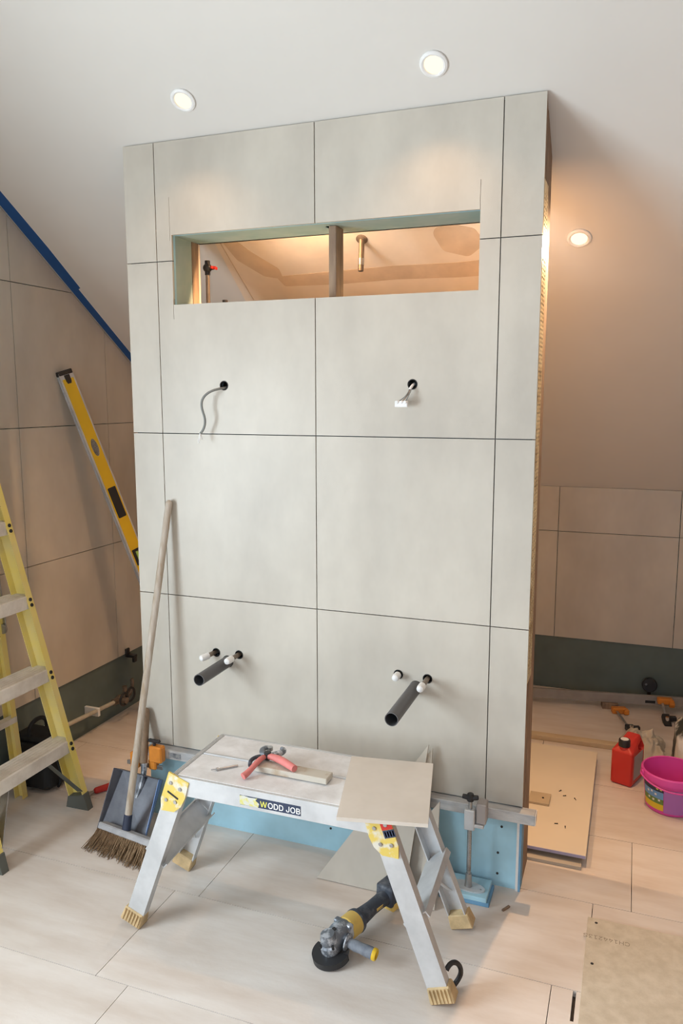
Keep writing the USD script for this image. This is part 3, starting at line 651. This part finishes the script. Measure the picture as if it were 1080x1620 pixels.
# guard and disc: almost level, under the gear head
gc = P(-.022, .0, -.034); gn = -(up * .96 - ax * .20 + sd * -.08); gn /= np.linalg.norm(gn)
gx = perp(gn); gy = np.cross(gn, gx)
def sect(r0, r1, a0, a1, n=40):
    th = np.radians(np.linspace(a0, a1, n))
    return Polygon(np.vstack([np.c_[r1 * np.cos(th), r1 * np.sin(th)], np.c_[r0 * np.cos(th[::-1]), r0 * np.sin(th[::-1])]]))
ang = math.degrees(math.atan2((-ax) @ gy, (-ax) @ gx))
t.part('guard', union(frame(extr(sect(.016, .0665, ang - 100, ang + 100), .0025), gc, gx, gy), frame(extr(sect(.063, .0665, ang - 100, ang + 100), .022), gc, gx, gy)), M_BLACK, smooth=25)
t.part('gearbox_cover', lathe([(0, .004), (.030, .004), (.033, -.004), (.033, -.026), (.028, -.034), (.029, -.050), (.024, -.068), (0, -.072)], gc, gn, 28), M_MAGNESIUM)
for k in range(4):
    q = gc - gn * .0335 + (gx * math.cos(.785 + 1.571 * k) + gy * math.sin(.785 + 1.571 * k)) * .0315
    t.part('cover_screw', rod(q + gn * .006, q - gn * .006, .0046, n=10), M_BLACK)
t.part('disc', lathe([(.0, .010), (.062, .010), (.062, .0122), (.0, .0122)], gc, gn, 40), M_STEEL)
t.part('flange_nut', lathe([(0, .0125), (.018, .0125), (.016, .018), (0, .018)], gc, gn, 20), M_BLACK)
# side handle
h0 = P(.012, .030, -.004); h1 = h0 + np.array([.112, -.012, -.012])
hd = (h1 - h0) / np.linalg.norm(h1 - h0)
sh = t.part('side_handle', lathe([(0, 0), (.014, 0), (.016, .010), (.019, .03), (.0175, .05), (.0195, .075), (.019, .098), (0, .098)], h0 + hd * .012, hd, 24), mat('handle_rubber', (.13, .15, .19), .6, color2=(.24, .26, .29), scale=30))
t.part('flange', lathe([(0, 0), (.020, 0), (.029, .003), (.029, .007), (.018, .011), (0, .011)], h0 + hd * .006, hd, 28), M_MAGNESIUM, under=sh)
t.part('end_cap', lathe([(.0, .004), (.0135, .004), (.0145, .013), (.019, .013), (.0208, .008), (.0200, 0), (0, 0)], h0 + hd * .108, hd, 24), M_YELLOW, under=sh)
t.part('bolt', rod(h0 - hd * .012, h0 + hd * .008, .008, n=16), M_STEEL, under=sh)

# ================================================================== BROOM AND DUSTPAN
hl, hr = np.array([-.782, -.245, 0]), np.array([-.500, -.292, 0])
hx = (hr - hl) / np.linalg.norm(hr - hl); hb = np.array([-hx[1], hx[0], 0]) * 1.0            # hb: towards the wall
W = np.linalg.norm(hr - hl)
t = Thing('broom', 'stiff brown-bristled broom leaning with its long worn handle against the tiled wall', 'broom', (hl + hr) / 2)
tilt = np.array([0, 0, 1.0]) + hb * .45; tilt /= np.linalg.norm(tilt)                        # the head tips towards the wall
HB = lambda u, v, w: hl + hx * u + np.cross(tilt, hx) * v * 1.0 + tilt * w
st = t.part('stock', frame(cbox((0, -.022, .052), (W, .022, .076), .004), hl, hx, np.cross(tilt, hx)), mat('grey_stock', (.46, .46, .47), .7, color2=(.34, .34, .36), scale=16))
# bristle tufts: many thin tapered strands joined as one part
Vs, Fs, n0 = [], [], 0
r2 = random.Random(3)
for i in range(58):
    for j in range(5):
        u0 = .006 + (W - .012) * i / 57; v0 = -.017 + .0085 * j
        for k in range(3):
            a = HB(u0 + r2.uniform(-.003, .003), v0 + r2.uniform(-.003, .003), .054)
            spread = (i / 57 - .5) * .03
            e = HB(u0 + spread + r2.uniform(-.009, .009), v0 * 1.6 - .010 + r2.uniform(-.010, .010), 0)
            e = a + (e - a) * ((a[2] - r2.uniform(.0012, .004)) / (a[2] - e[2]))
            x_ = perp(e - a) * .0023; y_ = np.cross(e - a, x_); y_ *= .0023 / np.linalg.norm(y_)
            for (c, q) in ((a, 1.0), (e, .55)):
                Vs += [c + x_ * q, c - x_ * .5 * q + y_ * .87 * q, c - x_ * .5 * q - y_ * .87 * q]
            for q in range(3):
                w = (q + 1) % 3
                Fs += [[n0 + q, n0 + w, n0 + 3 + w], [n0 + q, n0 + 3 + w, n0 + 3 + q]]
            n0 += 6
t.part('bristles', trimesh.Trimesh(np.array(Vs), np.array(Fs), process=False), M_BRISTLE, smooth=False, kind='stuff')
hb0 = hl + hx * W * .42 + tilt * .072; top = np.array([-.572, -.0165, 1.254])
hd = (top - hb0) / np.linalg.norm(top - hb0)
t.part('socket', rod(hb0 - hd * .006, hb0 + hd * .062, .0165, .0150, n=20, bev=.002), mat('navy_socket', (.03, .04, .075), .5))
t.part('handle', union(rod(hb0 + hd * .02, top - hd * .006, .0130, .0125, n=18), ball(top - hd * .008, .0125, 2)), M_HANDLE)

bl, br, tl, tr = [np.array(v) for v in ((-.812, -.200, .003), (-.600, -.216, .003), (-.772, -.085, .215), (-.598, -.080, .200))]
t = Thing('dustpan', 'grey metal dustpan standing upright against the wall behind the broom', 'dustpan', (bl + br) / 2)
nv = np.cross(br - bl, tl - bl); nv /= np.linalg.norm(nv); nv = nv if nv[1] < 0 else -nv
def sheet(q, th, n=None):
    n = nv if n is None else n
    q = np.array(q); return hull(np.vstack([q, q + n * th]))
t.part('pan', sheet([bl, br, tr, tl], .003), M_PAN, smooth=False)
t.part('side_lip', sheet([bl + nv * .003, tl + nv * .003, tl + nv * .045 + (-.012, 0, 0), bl + nv * .012 + (-.004, 0, 0)], .002, np.array([1.0, 0, 0])), M_PAN, smooth=False)
t.part('side_lip', sheet([br + nv * .003, tr + nv * .003, tr + nv * .045 + (.012, 0, 0), br + nv * .012 + (.004, 0, 0)], .002, np.array([-1.0, 0, 0])), M_PANBLUE, smooth=False)
t.part('back_lip', sheet([tl + nv * .003, tr + nv * .003, tr + nv * .043, tl + nv * .043], .002, np.array([0, 0, -1.0])), M_PAN, smooth=False)
s0 = tl * .42 + tr * .58 + (bl - tl) * .35 + nv * .006
hh0, hh1 = np.array([-.682, -.082, .252]), np.array([-.706, -.022, .432])
hn = t.part('handle', union(rod(hh0, hh1, .0150, .0165, n=18, bev=.003), ball(hh1, .0160, 2)), M_BROWNWOOD)
t.part('shank', tube([s0, tl * .42 + tr * .58 + (bl - tl) * .15 + nv * .010, tl * .45 + tr * .55 + (0, -.010, .010), hh0 + (hh1 - hh0) * .12], [.009, .0095, .011, .0135], 12), M_MAGNESIUM, under=hn)

# ================================================================== STEP LADDER
LK = .24
def LP(side, z, out=0, back=0):
    """A point on the front frame: side -1 (near rail) or 1 (far rail), height z."""
    half = .243 - .040 * z
    return np.array([-.965 - LK * z - back, -.284 + side * (half + out), z])
t = Thing('step_ladder', 'yellow fibreglass step ladder with dusty aluminium treads at the left', 'ladder', (-1.10, -.284, 0))
LT = 1.86
fd = LP(1, 1) - LP(1, 0); fd /= np.linalg.norm(fd)
nrm = np.array([1.0, 0, LK]); nrm /= np.linalg.norm(nrm)                          # out of the ladder's front face
for s in (1, -1):
    a, b = LP(s, .022), LP(s, LT)
    d = (b - a) / np.linalg.norm(b - a); L = np.linalg.norm(b - a)
    z = nrm - d * (nrm @ d); z /= np.linalg.norm(z); y = np.cross(z, d) ; y = y if y[1] * s < 0 else -y        # y: inward
    h, w, th = .072, .030, .0035
    pr_ = Polygon([(0, 0), (w, 0), (w, -th), (th, -th), (th, -h + th), (w, -h + th), (w, -h), (0, -h)])
    rl = t.part('front_rail', frame(extr(pr_, L), a, y, z, d), M_FIBRE, smooth=False)
    for zt in (.26, .55, .84, 1.13, 1.42, 1.71):
        q = LP(s, zt) + y * .015
        for k in (-1, 1):
            t.part('rivet', rod(q + d * .011 * k - z * .001, q + d * .011 * k + z * .004, .0072, n=10, bev=.001), M_RUBBER, under=rl)
    ft = hull(frame(cbox((-.004, -h - .004, 0), (w + .004, .004, .045), .003), a, y, z, d), np.array([[a[0] - .092, a[1] - .004 * 1 + (y * w)[1] * k - .0, .0] for k in (0, 1)] + [[a[0] + .012, a[1] + (y * w)[1] * k, .0] for k in (0, 1)]))
    t.part('rubber_shoe', ft, mat('shoe_green_grey', (.12, .13, .115), .7), under=rl)
    # rear frame, folded close behind the front one
    ra, rb = np.array([-1.262, -.284 + s * .215, .004]), np.array([-1.375, -.284 + s * .172, 1.74])
    d2 = (rb - ra) / np.linalg.norm(rb - ra); y2 = np.array([0, -s, 0.0])
    z2 = np.cross(d2, y2); z2 = z2 if z2[0] > 0 else -z2; y2 = y2 - d2 * (y2 @ d2)
    t.part('rear_rail', frame(extr(Polygon([(0, 0), (.026, 0), (.026, -.0035), (.0035, -.0035), (.0035, -.0405), (.026, -.0405), (.026, -.044), (0, -.044)]), np.linalg.norm(rb - ra)), ra, y2, z2, d2), M_FIBRE, smooth=False)
    q = np.array([-1.305, -.284 + s * .195, .72])
    t.part('spreader', union(beam(q, np.array([-1.305 - .016, -.284 + s * .186, .98]), (1, 0, 0), .005, .020), rod(q - (0, .006, 0), q + (0, .014 * -s, 0), .020, n=16)), M_STEEL)
for k, zt in enumerate((.26, .55, .84, 1.13, 1.42, 1.71)):
    half = .243 - .040 * zt - .004
    c = LP(1, zt); x1 = c[0] - .0055; yA, yB = -.284 - half, -.284 + half
    prf = Polygon([(x1, -.052), (x1, -.004), (x1 - .004, 0), (x1 - .092, 0), (x1 - .096, -.004), (x1 - .096, -.036), (x1 - .093, -.036), (x1 - .093, -.004), (x1 - .003, -.004), (x1 - .003, -.052)])
    m = frame(extr(prf, yB - yA), (0, yA, zt + .026), (1, 0, 0), (0, 0, 1), (0, 1, 0))
    tr_ = t.part('tread', m, M_TREAD, smooth=False)
    for j in range(5):
        t.part('tread_groove', cbox((x1 - .018 - .016 * j, yA + .03, zt + .0258), (x1 - .012 - .016 * j, yB - .03, zt + .0275), .0008), M_TREAD, under=tr_)
for zt in (.34, .90, 1.40):
    f_ = zt / 1.74
    t.part('rear_rung', beam((-1.262 - .113 * f_ - .014, -.284 - .213 + .040 * f_, zt), (-1.262 - .113 * f_ - .014, -.284 + .213 - .040 * f_, zt), (0, 0, 1), .034, .024), M_TREAD)
for s in (1, -1):
    a, b = LP(s, .235, -.13, .035), LP(s, .075, -.026, .012)
    t.part('foot_brace', beam(a, b, (1, 0, 0), .004, .030), mat('shoe_green_grey', (0, 0, 0)) if s > 0 else M_STEEL)
t.part('top_cap', cbox((-1.428, -.284 - .19, LT - .02), (-1.315, -.284 + .19, LT + .03), .008), M_YELLOW)

# ================================================================== LONG SPIRIT LEVEL, LEANING IN THE LEFT CORNER
Ltop, Lbot = np.array([GX + .016, .462, 1.748]), np.array([-.985, .852, .004])
d = (Ltop - Lbot) / np.linalg.norm(Ltop - Lbot); L = np.linalg.norm(Ltop - Lbot)
vw = np.array([1.0044, -2.4476, 1.6296]) - (Ltop + Lbot) / 2; vw = np.array([.93, -.36, .0])
n_ = vw - d * (vw @ d); n_ /= np.linalg.norm(n_); wd = np.cross(d, n_)               # n_: the wide yellow face looks into the room
if wd @ np.array([1, 1, 0]) < 0: wd = -wd
t = Thing('spirit_level', 'long yellow spirit level leaning against the left tiled gable', 'spirit level', Lbot)
LB = lambda a, w, n: Lbot + d * a + wd * w + n_ * n
pr2 = Polygon([(-.035, -.0135), (.035, -.0135), (.035, -.009), (.030, -.008), (.030, .008), (.035, .009), (.035, .0135), (-.035, .0135), (-.035, .009), (-.030, .008), (-.030, -.008), (-.035, -.009)])
t.part('frame', frame(extr(pr2, L - .02), LB(.01, 0, 0), wd, n_, d), M_ALU, smooth=False)
fc = sbox(.02, -.0275, L - .04, .0275)
fc = fc.difference(unary_union([affinity.scale(Point(q * L, 0).buffer(1), .042, .0165) for q in (.80, .20)]))
t.part('yellow_face', frame(extr(fc, .006), LB(0, 0, .0095), d, wd if np.cross(d, wd) @ n_ > 0 else -wd), M_YELLOW, smooth=False)
yw = wd if np.cross(d, wd) @ n_ > 0 else -wd
for q in (.80, .20): t.part('vial_window', frame(extr(affinity.scale(Point(q * L, 0).buffer(1), .041, .0155), .004), LB(0, 0, .0095), d, yw), M_BLACK)
for q in (.652, .348): t.part('grip_slot', frame(extr(sbox((q - .038) * L, -.016, (q + .038) * L, .016).buffer(.005), .0075), LB(0, 0, .0095), d, yw), M_BLACK)
vl = t.part('plumb_vial', frame(extr(sbox(.480 * L, -.019, .520 * L, .019).buffer(.003), .0072), LB(0, 0, .0095), d, yw), M_BLACK)
t.part('vial', rod(LB(.485 * L, 0, .0175), LB(.515 * L, 0, .0175), .007, n=14), mat('vial_green', (.42, .62, .12), .2), under=vl)
t.part('end_cap', frame(cbox((L - .022, -.036, -.0145), (L, .036, .0150), .003), LB(0, 0, 0), d, yw), M_BLACK)
t.part('end_cap', frame(cbox((0, -.036, -.0145), (.020, .036, .0150), .003), LB(0, 0, 0), d, yw), M_BLACK)
t.part('face_tab', frame(extr(Polygon([(L - .062, -.009), (L - .05, -.013), (L - .022, -.013), (L - .022, .013), (L - .05, .013), (L - .062, .009)]), .0072), LB(0, 0, .0095), d, yw), M_BLACK)

# ================================================================== LEFT CORNER: PIPES, BAG, RED TOOL
gx = GX + .06
t = Thing('gable_pipe', 'pale pipe with cluster of brass valves along the bottom of the left gable', 'pipe', (gx, .6, .10))
t.part('pipe', union(rod((gx, .18, .149), (gx, .66, .118), .010, n=16), ball((gx, .18, .149), .010, 2)), mat('pale_pipe', (.55, .52, .44), .5, var=.2, scale=20))
vb = np.array([gx, .705, .116])
v_ = t.part('valve', union(rod(vb + (0, -.05, .003), vb + (0, .06, -.002), .017, n=18), rod(vb + (0, .0, -.0), vb + (.045, 0, .0), .016, n=18), rod(vb + (0, .045, 0), vb + (0, .045, .055), .012, n=16), ball(vb, .024, 2)), M_COPPER)
for dy, r, dx in ((-.015, .030, .038), (.050, .034, .030)):
    t.part('hand_wheel', cat_([trimesh.creation.torus(1, .2, 24, 8)]) if False else frame(trimesh.creation.torus(r, .006, 24, 10), vb + (dx, dy, .012), (0, 1, 0), (0, 0, 1)), M_BLACK, under=v_)
t.part('elbow', tube([vb + (.0, .055, -.002), vb + (.0, .085, .0), vb + (.004, .10, .03), vb + (.004, .10, .075)], .009, 12), M_COPPER)
t.part('pipe_clip', cbox((GX - .0105, .52, .098), (gx + .012, .536, .140), .002), M_WHITEPL)
t.part('pipe_clip', cbox((GX - .0105, .24, .118), (gx + .012, .256, .158), .002), M_WHITEPL)
solo('wall_bracket', union(cbox((GX + .0006, .845, .286), (GX + .055, .875, .300), .002), cbox((GX + .0006, .845, .286), (GX + .010, .875, .330), .002), cbox((GX + .040, .848, .262), (GX + .055, .872, .300), .002)), M_BLACK, 'small black bracket at the bottom edge of the left gable tiles', 'bracket')
t = Thing('tool_bag', 'black tool bag standing on the floor behind the ladder', 'bag', (-1.30, .10, 0))
bd = hull(*[ball((xx, yy, zz), r, 2) for xx in (-1.375, -1.22) for yy in (.002, .105) for zz, r in ((.035, .034), (.17, .030))])
bd = weld(bd); bd = bd.subdivide().subdivide()
bd.vertices += (meshkit.fbm(bd.vertices * 18, 3, 2)[:, None] - .5) * .02 * (bd.vertices - bd.vertices.mean(0)) / np.linalg.norm(bd.vertices - bd.vertices.mean(0), axis=1)[:, None]
bd.apply_translation((0, 0, -bd.bounds[0, 2]))
M_BAGBLACK = mat('black_canvas', (.016, .018, .020), .8, var=.3, scale=30, bump=.3, bump_scale=200)
t.part('body', bd, M_BAGBLACK, smooth=True)
t.part('lid', hull(*[ball((xx, yy, .215), .018, 1) for xx in (-1.365, -1.245) for yy in (.012, .095)]), M_BAGBLACK)
t.part('handle', tube([(-1.30, .005, .225), (-1.30, .012, .27), (-1.30, .052, .285), (-1.30, .095, .27), (-1.30, .102, .225)], .009, 10), M_BAGBLACK)
t.part('buckle', union(cbox((-1.220, .045, .205), (-1.203, .075, .222), .003), cbox((-1.220, .085, .208), (-1.205, .10, .218), .002)), M_STEEL)
t.part('strap', tube([(-1.205, .02, .20), (-1.175, .02, .12), (-1.17, .025, .05), (-1.19, .03, .012)], .006, 8), M_BAGBLACK)
t = Thing('scraper', 'red-handled scraper lying on the floor behind the ladder foot', 'scraper', (-.98, .10, 0))
a, b = np.array([-1.015, .055, .014]), np.array([-.925, .205, .014])
t.part('handle', hull(ball(a, .013, 2), ball(a * .5 + b * .5, .015, 2), ball(b, .012, 2)), M_RED)
e = (a - b) / np.linalg.norm(a - b)
t.part('blade', hull(cat_([ball(a + e * .01, .004, 1)]), np.array([a + e * .075 + np.cross(e, (0, 0, 1)) * k + (0, 0, -.0115 + q) for k in (-.03, .03) for q in (0, .0015)])), M_STEEL)

# ================================================================== RIGHT OF THE PARTITION
t = Thing('plasterboard_sheet', 'cream plasterboard sheet with a violet edge, top of the stack right of the partition', 'board', (.66, .63, .028))
t.part('board', cbox((.20, .222, .030), (.918, 1.085, .0420), .001), mat('cream_board', (.74, .66, .53), .75, var=.06, scale=3, bump=.06))
t.part('violet_edge', box((.201, .2200, .0306), (.917, .2219, .0414)), mat('violet_edge', (.45, .42, .60), .7, var=.1, scale=20), smooth=False)
solo('plasterboard_sheet', cbox((.18, .196, 0), (.905, 1.10, .0125), .001), mat('grey_board', (.50, .45, .38), .8, var=.1, scale=6), 'grey-tan plasterboard sheet, bottom of the stack right of the partition', 'board')
for a, nm in (((.22, .30), 0), ((.22, .95), 1), ((.86, .55), 2)):
    solo('timber_spacer', cbox((a[0], a[1], .0127), (a[0] + .05, a[1] + .10, .0298), .001), M_TIMBER, ['front left', 'rear left', 'right'][nm] + ' timber spacer hidden between the two plasterboard sheets', 'spacer')
t = Thing('wood_block', 'small square plywood block with a screw in it, on the cream plasterboard sheet', 'block', (.74, .56, .0422))
t.part('block', cbox((.682, .520, .0422), (.762, .606, .052), .001), mat('block_ply', (.52, .42, .29), .7, var=.1, scale=14))
t.part('screw', rod((.735, .562, .052), (.735, .562, .0545), .004, n=10), M_RUBBER)
for k, (x, y) in enumerate(((.792, .66), (.812, .625), (.855, .612), (.80, .40), (.835, .385))):
    a = rng.uniform(0, 3.14); dx, dy = .006 * math.cos(a), .006 * math.sin(a)
    solo('loose_screw', union(rod((x - dx, y - dy, .0444), (x + dx, y + dy, .0444), .0014, n=8), rod((x + dx * .9, y + dy * .9, .0444), (x + dx * 1.15, y + dy * 1.15, .0444), .0023, n=8)), M_RUBBER, 'tiny dark screw on cream plasterboard, ' + ('rearmost of the five, beside the plywood block', 'second from the back, just right of the plywood block', 'the one nearest the sheet\'s right edge', 'left one of the two near the front', 'frontmost of the five')[k], 'screw')
m = frame(cbox((0, -.022, 0), (.62, .022, .024), .002), (.40, 1.235, 0), (1, .02, 0), (0, 1, 0))
solo('timber_strip', m, M_PALETIMBER, 'pale timber strip lying behind the cream plasterboard sheet', 'timber')
# straightedge along the knee wall
a, b = np.array([.30, 1.648, 0]), np.array([1.82, 1.905, 0]); dd = (b - a) / np.linalg.norm(b - a); Ls = np.linalg.norm(b - a)
t = Thing('straightedge', 'long grey metal straightedge lying at the foot of the back knee wall', 'straightedge', a)
t.part('bar', frame(cbox((0, -.011, .030), (Ls, .011, .080), .002), a, dd, (0, 1, 0)), mat('grey_edge', (.40, .38, .36), .5, metal=.3, color2=(.30, .285, .27), scale=8))
t.part('grip_slot', frame(cbox((.835, -.0125, .042), (.885, -.0112, .056), .0005), a, dd, (0, 1, 0)), M_BLACK)
t.part('end_cap', frame(cbox((Ls, -.012, .029), (Ls + .006, .012, .081), .002), a, dd, (0, 1, 0)), M_BLACK)
for x, w in ((.10, .05), (.62, .08), (1.25, .05)):
    q = a + dd * x
    solo('timber_spacer', frame(cbox((0, -.030, 0), (w, .030, .0298), .001), q, dd, (0, 1, 0)), M_TIMBER, {.10: 'dark timber packer under the hidden left end of the grey straightedge', .62: 'dark timber packer under the middle of the grey straightedge', 1.25: 'dark timber packer under the right end of the grey straightedge'}[x], 'spacer')
c = np.array([1.146, 1.905, 0])
t = Thing('round_cap', 'dark round cap with a small bright dot standing behind the straightedge', 'cap', c)
t.part('cap', lathe([(0, 0), (.036, 0), (.039, .006), (.039, .02), (.034, .026), (0, .026)], c + (.0, .012, .096), (0, -1, .1), 28), M_BLACK)
t.part('stem', rod(c + (0, .004, .0), c + (0, .004, .075), .010, n=14), M_BLACK)
t.part('dot', rod(c + (-.018, -.0145, .104), c + (-.018, -.020, .104), .007, n=14), M_CHROME)
def floor_clamp(h, j, label):
    h, j = np.array(h, float), np.array(j, float); d = (j - h) / np.linalg.norm(j - h); s = np.cross(d, (0, 0, 1)); s /= np.linalg.norm(s)
    t = Thing('bar_clamp', label, 'clamp', (h[0], h[1], 0))
    t.part('head', union(beam(h - s * .052, h + s * .022, (0, 0, 1), .036, .030, .004), beam(h - s * .045, h - s * .045 + d * .036, (0, 0, 1), .026, .026, .004)), M_ORANGE)
    t.part('bar', beam(h - d * .015, j + d * .030, (0, 0, 1), .012, .006), M_STEEL)
    t.part('jaw', union(beam(j - d * .020, j + d * .062, (0, 0, 1), .036, .028, .004), beam(j, j - s * .050, (0, 0, 1), .022, .024, .004)), M_BLACK)
    t.part('knob', rod(j + d * .030 + (0, 0, .012), j + d * .030 + (0, 0, .030), .009, n=14), M_CHROME)
floor_clamp((.985, 1.690, .0155), (1.052, 1.475, .0155), 'orange bar clamp lying on the floor, the one below the middle of the straightedge')
floor_clamp((1.205, 1.762, .070), (1.224, 1.66, .0185), 'orange bar clamp leaning on the straightedge, further right near the round cap')
# red canister
jc = np.array([1.045, .952, 0]); ux = np.array([.94, -.34, 0]); ux /= np.linalg.norm(ux); uy = np.array([-ux[1], ux[0], 0])
J = lambda a, b, z: jc + ux * a + uy * b + np.array([0, 0, z])
t = Thing('canister', 'red plastic canister with a black cap standing beside the pink bucket', 'canister', jc)
r_ = .012; w2, d2_ = .046, .072
body = hull(*[ball(J(a, b, z), r_, 2) for a in (-w2 + r_, w2 - r_) for b in (-d2_ + r_, d2_ - r_) for z in (r_, .142)], *[ball(J(a, b, z), .010, 1) for a in (-.020, .020) for b, z in ((-.050, .158), (.0, .172), (.056, .180))])
hole = hull(*[ball(J(a, b, z), .011, 2) for a in (-.09, .09) for b, z in ((.010, .150), (.046, .158), (.046, .140))])
bm = cut(weld(body), hole)
t.part('body', bm, M_RED, smooth=40)
sp = t.part('spout', lathe([(0, 0), (.020, 0), (.018, .018), (0, .018)], J(0, -.048, .155), (0, 0, 1), 24), M_RED)
t.part('cap', lathe([(0, 0), (.0225, 0), (.0235, .003), (.0235, .026), (.0215, .030), (0, .030)], J(0, -.048, .168), (0, 0, 1), 28), M_BLACK)
t.part('cap_top', lathe([(0, 0), (.0165, 0), (.0165, .0012), (0, .0012)], J(0, -.048, .198), (0, 0, 1), 24), M_WHITEPL)
t.part('label', frame(extr(sbox(-.046, .030, .046, .128).buffer(.004), .0008), J(w2, 0, 0), uy, (0, 0, 1), ux), M_GREYLABEL, smooth=False)
# pink bucket
bc = np.array([1.212, .775, 0])
t = Thing('bucket', 'pink plastic bucket with a printed blue, green and yellow label', 'bucket', bc)
R0, R1, H = .094, .110, .158
rad = lambda z: R0 + (R1 - R0) * z / H
t.part('tub', lathe([(0, 0), (R0 - .004, 0), (R0, .004), (R1, H), (R1 - .0022, H), (R0 - .0022, .005), (0, .003)], bc, (0, 0, 1), 64), M_PINK)
t.part('rim', lathe([(R1 - .002, H - .030), (R1 + .006, H - .030), (R1 + .008, H - .022), (R1 + .0065, H - .003), (R1 + .002, H + .002), (R1 - .0015, H), (R1 - .002, H - .030)], bc, (0, 0, 1), 64), M_PINK)
def wrap(a0, a1, z0, z1, off, mtl, nm, lab=None):
    th = np.radians(np.linspace(a0, a1, 18)); V, Fc = [], []
    for z in (z0, z1):
        for o in (off, off - .0006):
            V += [bc + ((rad(z) + o) * math.cos(q), (rad(z) + o) * math.sin(q), z) for q in th]
    n = len(th); idx = lambda r, i: r * n + i
    for i in range(n - 1):
        for (p, q) in ((0, 2), (3, 1), (2, 3), (1, 0)):
            Fc += [[idx(p, i), idx(p, i + 1), idx(q, i + 1)], [idx(p, i), idx(q, i + 1), idx(q, i)]]
    t.part(nm, trimesh.Trimesh(np.array(V), Fc, process=False), mtl, smooth=False, label=lab)
wrap(196, 252, .096, .112, .0012, M_NAVY, 'label_band'); wrap(196, 252, .066, .096, .0012, M_SKYBLUE, 'label_band'); wrap(196, 252, .044, .066, .0012, M_GRASS, 'label_band'); wrap(196, 252, .018, .044, .0012, M_SUNNY, 'label_band')
wrap(253, 330, .012, .113, .0012, M_PINKIN, 'label_panel', 'plain violet label panel')
for a, z in ((212, .080), (222, .085), (232, .078), (214, .054), (226, .052), (240, .056), (236, .104), (244, .104)):
    wrap(a, a + 5, z, z + .008, .0019, M_STICKWHITE if z < .1 else M_STICKYELLOW, 'print_mark')
for s in (-1, 1):
    e = bc + np.array([math.cos(math.radians(200)), math.sin(math.radians(200)), 0]) * (R1 + .007) * s
    t.part('handle_lug', lathe([(0, 0), (.012, 0), (.012, .006), (0, .006)], e + (0, 0, H - .014), e - bc, 18), M_PINK)
hv = [bc + np.array([math.cos(math.radians(200)) * (R1 + .016) * math.cos(q) + math.sin(math.radians(200)) * -(R1 + .016) * math.sin(q), math.sin(math.radians(200)) * (R1 + .016) * math.cos(q) + math.cos(math.radians(200)) * (R1 + .016) * math.sin(q), H - .014 - .030 * math.sin(q)]) for q in np.linspace(0, math.pi, 13)]
t.part('bail', tube(hv, .003, 8, 3), M_PINK)
# crumpled plastic sheet and printed sack
def crumple(c, sx, sy, h, seed, n=46, lean=0.0):
    u, v = np.meshgrid(np.linspace(-1, 1, n), np.linspace(-1, 1, n))
    p = np.stack([u * 3, v * 3, 0 * u], -1).reshape(-1, 3)
    nz = meshkit.fbm(p + seed, 4, seed) - .5; rg = np.abs(meshkit.noise(p * 1.3 + 9, seed) - .5)
    rr = np.maximum(np.abs(u), np.abs(v)).ravel() ** 3
    z = (h * (1 - rr) * (1 + lean * (u.ravel())) + nz * h * .7 * (1 - .6 * rr) - rg * h * .5 * (1 - rr))
    z = np.maximum(z, .002)
    x = c[0] + (u.ravel() + (nz * .25)) * sx; y = c[1] + (v.ravel() + (rg - .2) * .3) * sy
    V = np.c_[x, y, z]; V2 = V - (0, 0, .0015)
    F = []
    for i in range(n - 1):
        for j in range(n - 1):
            a = i * n + j; F += [[a, a + 1, a + n + 1], [a, a + n + 1, a + n]]
    F = np.array(F); k = n * n
    ring = [j for j in range(n)] + [i * n + n - 1 for i in range(1, n)] + [(n - 1) * n + j for j in range(n - 2, -1, -1)] + [i * n for i in range(n - 2, 0, -1)]
    S = []
    for a, b in zip(ring, ring[1:] + ring[:1]): S += [[a, b + k, b], [a, a + k, b + k]]
    return trimesh.Trimesh(np.vstack([V, V2]), np.vstack([F, F[:, ::-1] + k, S]), process=False)
solo('plastic_bag', crumple((1.112, 1.275), .096, .125, .085, 5), M_BAG, 'crumpled pale plastic bag on the floor behind the red canister', 'bag', smooth=True)
sk = hull(*[ball(v, .045, 2) for v in ((1.285, 1.03, .05), (1.50, .995, .05), (1.275, 1.16, .05), (1.52, 1.17, .05), (1.275, 1.08, .15), (1.50, 1.06, .28), (1.275, 1.16, .18), (1.53, 1.16, .28), (1.33, 1.10, .24))])
sk = weld(sk).subdivide().subdivide(); ctr = sk.vertices.mean(0); dv = sk.vertices - ctr
sk.vertices += dv / np.linalg.norm(dv, axis=1)[:, None] * ((meshkit.fbm(sk.vertices * 14, 3, 8) - .5) * .045)[:, None]
sk.apply_translation((0, 0, -sk.bounds[0, 2]))
t = Thing('cement_sack', 'white and black printed sack slumped behind the pink bucket at the right', 'sack', (1.35, 1.07, 0))
t.part('sack', sk, M_SACK, smooth=True)
# fibreboard on the floor, bottom right, its stamped number upside down
t = Thing('fibreboard', 'speckled tan fibreboard sheet with a faded stamp on the floor at lower right', 'board', (1.45, -.5, 0))
t.part('board', cbox((.942, -1.28, 0), (2.05, -.062, .0085), .001), M_MDF)
t.part('stamp', frame(meshkit.text_mesh('CH144213S', .0165, .0003), (1.068, -.146, .0085), (-1, .0, 0), (0, -1, 0)), M_PRINT, smooth=False, label='faded upside-down stamp CH144213S')
for x, y in ((.968, -.085), (.965, -.275), (1.9, -.09)):
    t.part('screw_head', rod((x, y, .0084), (x, y, .0092), .0045, n=12), M_RUBBER)
solo('wood_sliver', frame(cbox((0, -.004, 0), (.034, .004, .006), .001), (.684, -.118, 0), (.5, .86, 0), (-.86, .5, 0)), M_BROWNWOOD, 'small dark wood sliver on the floor right of the jack', 'offcut')
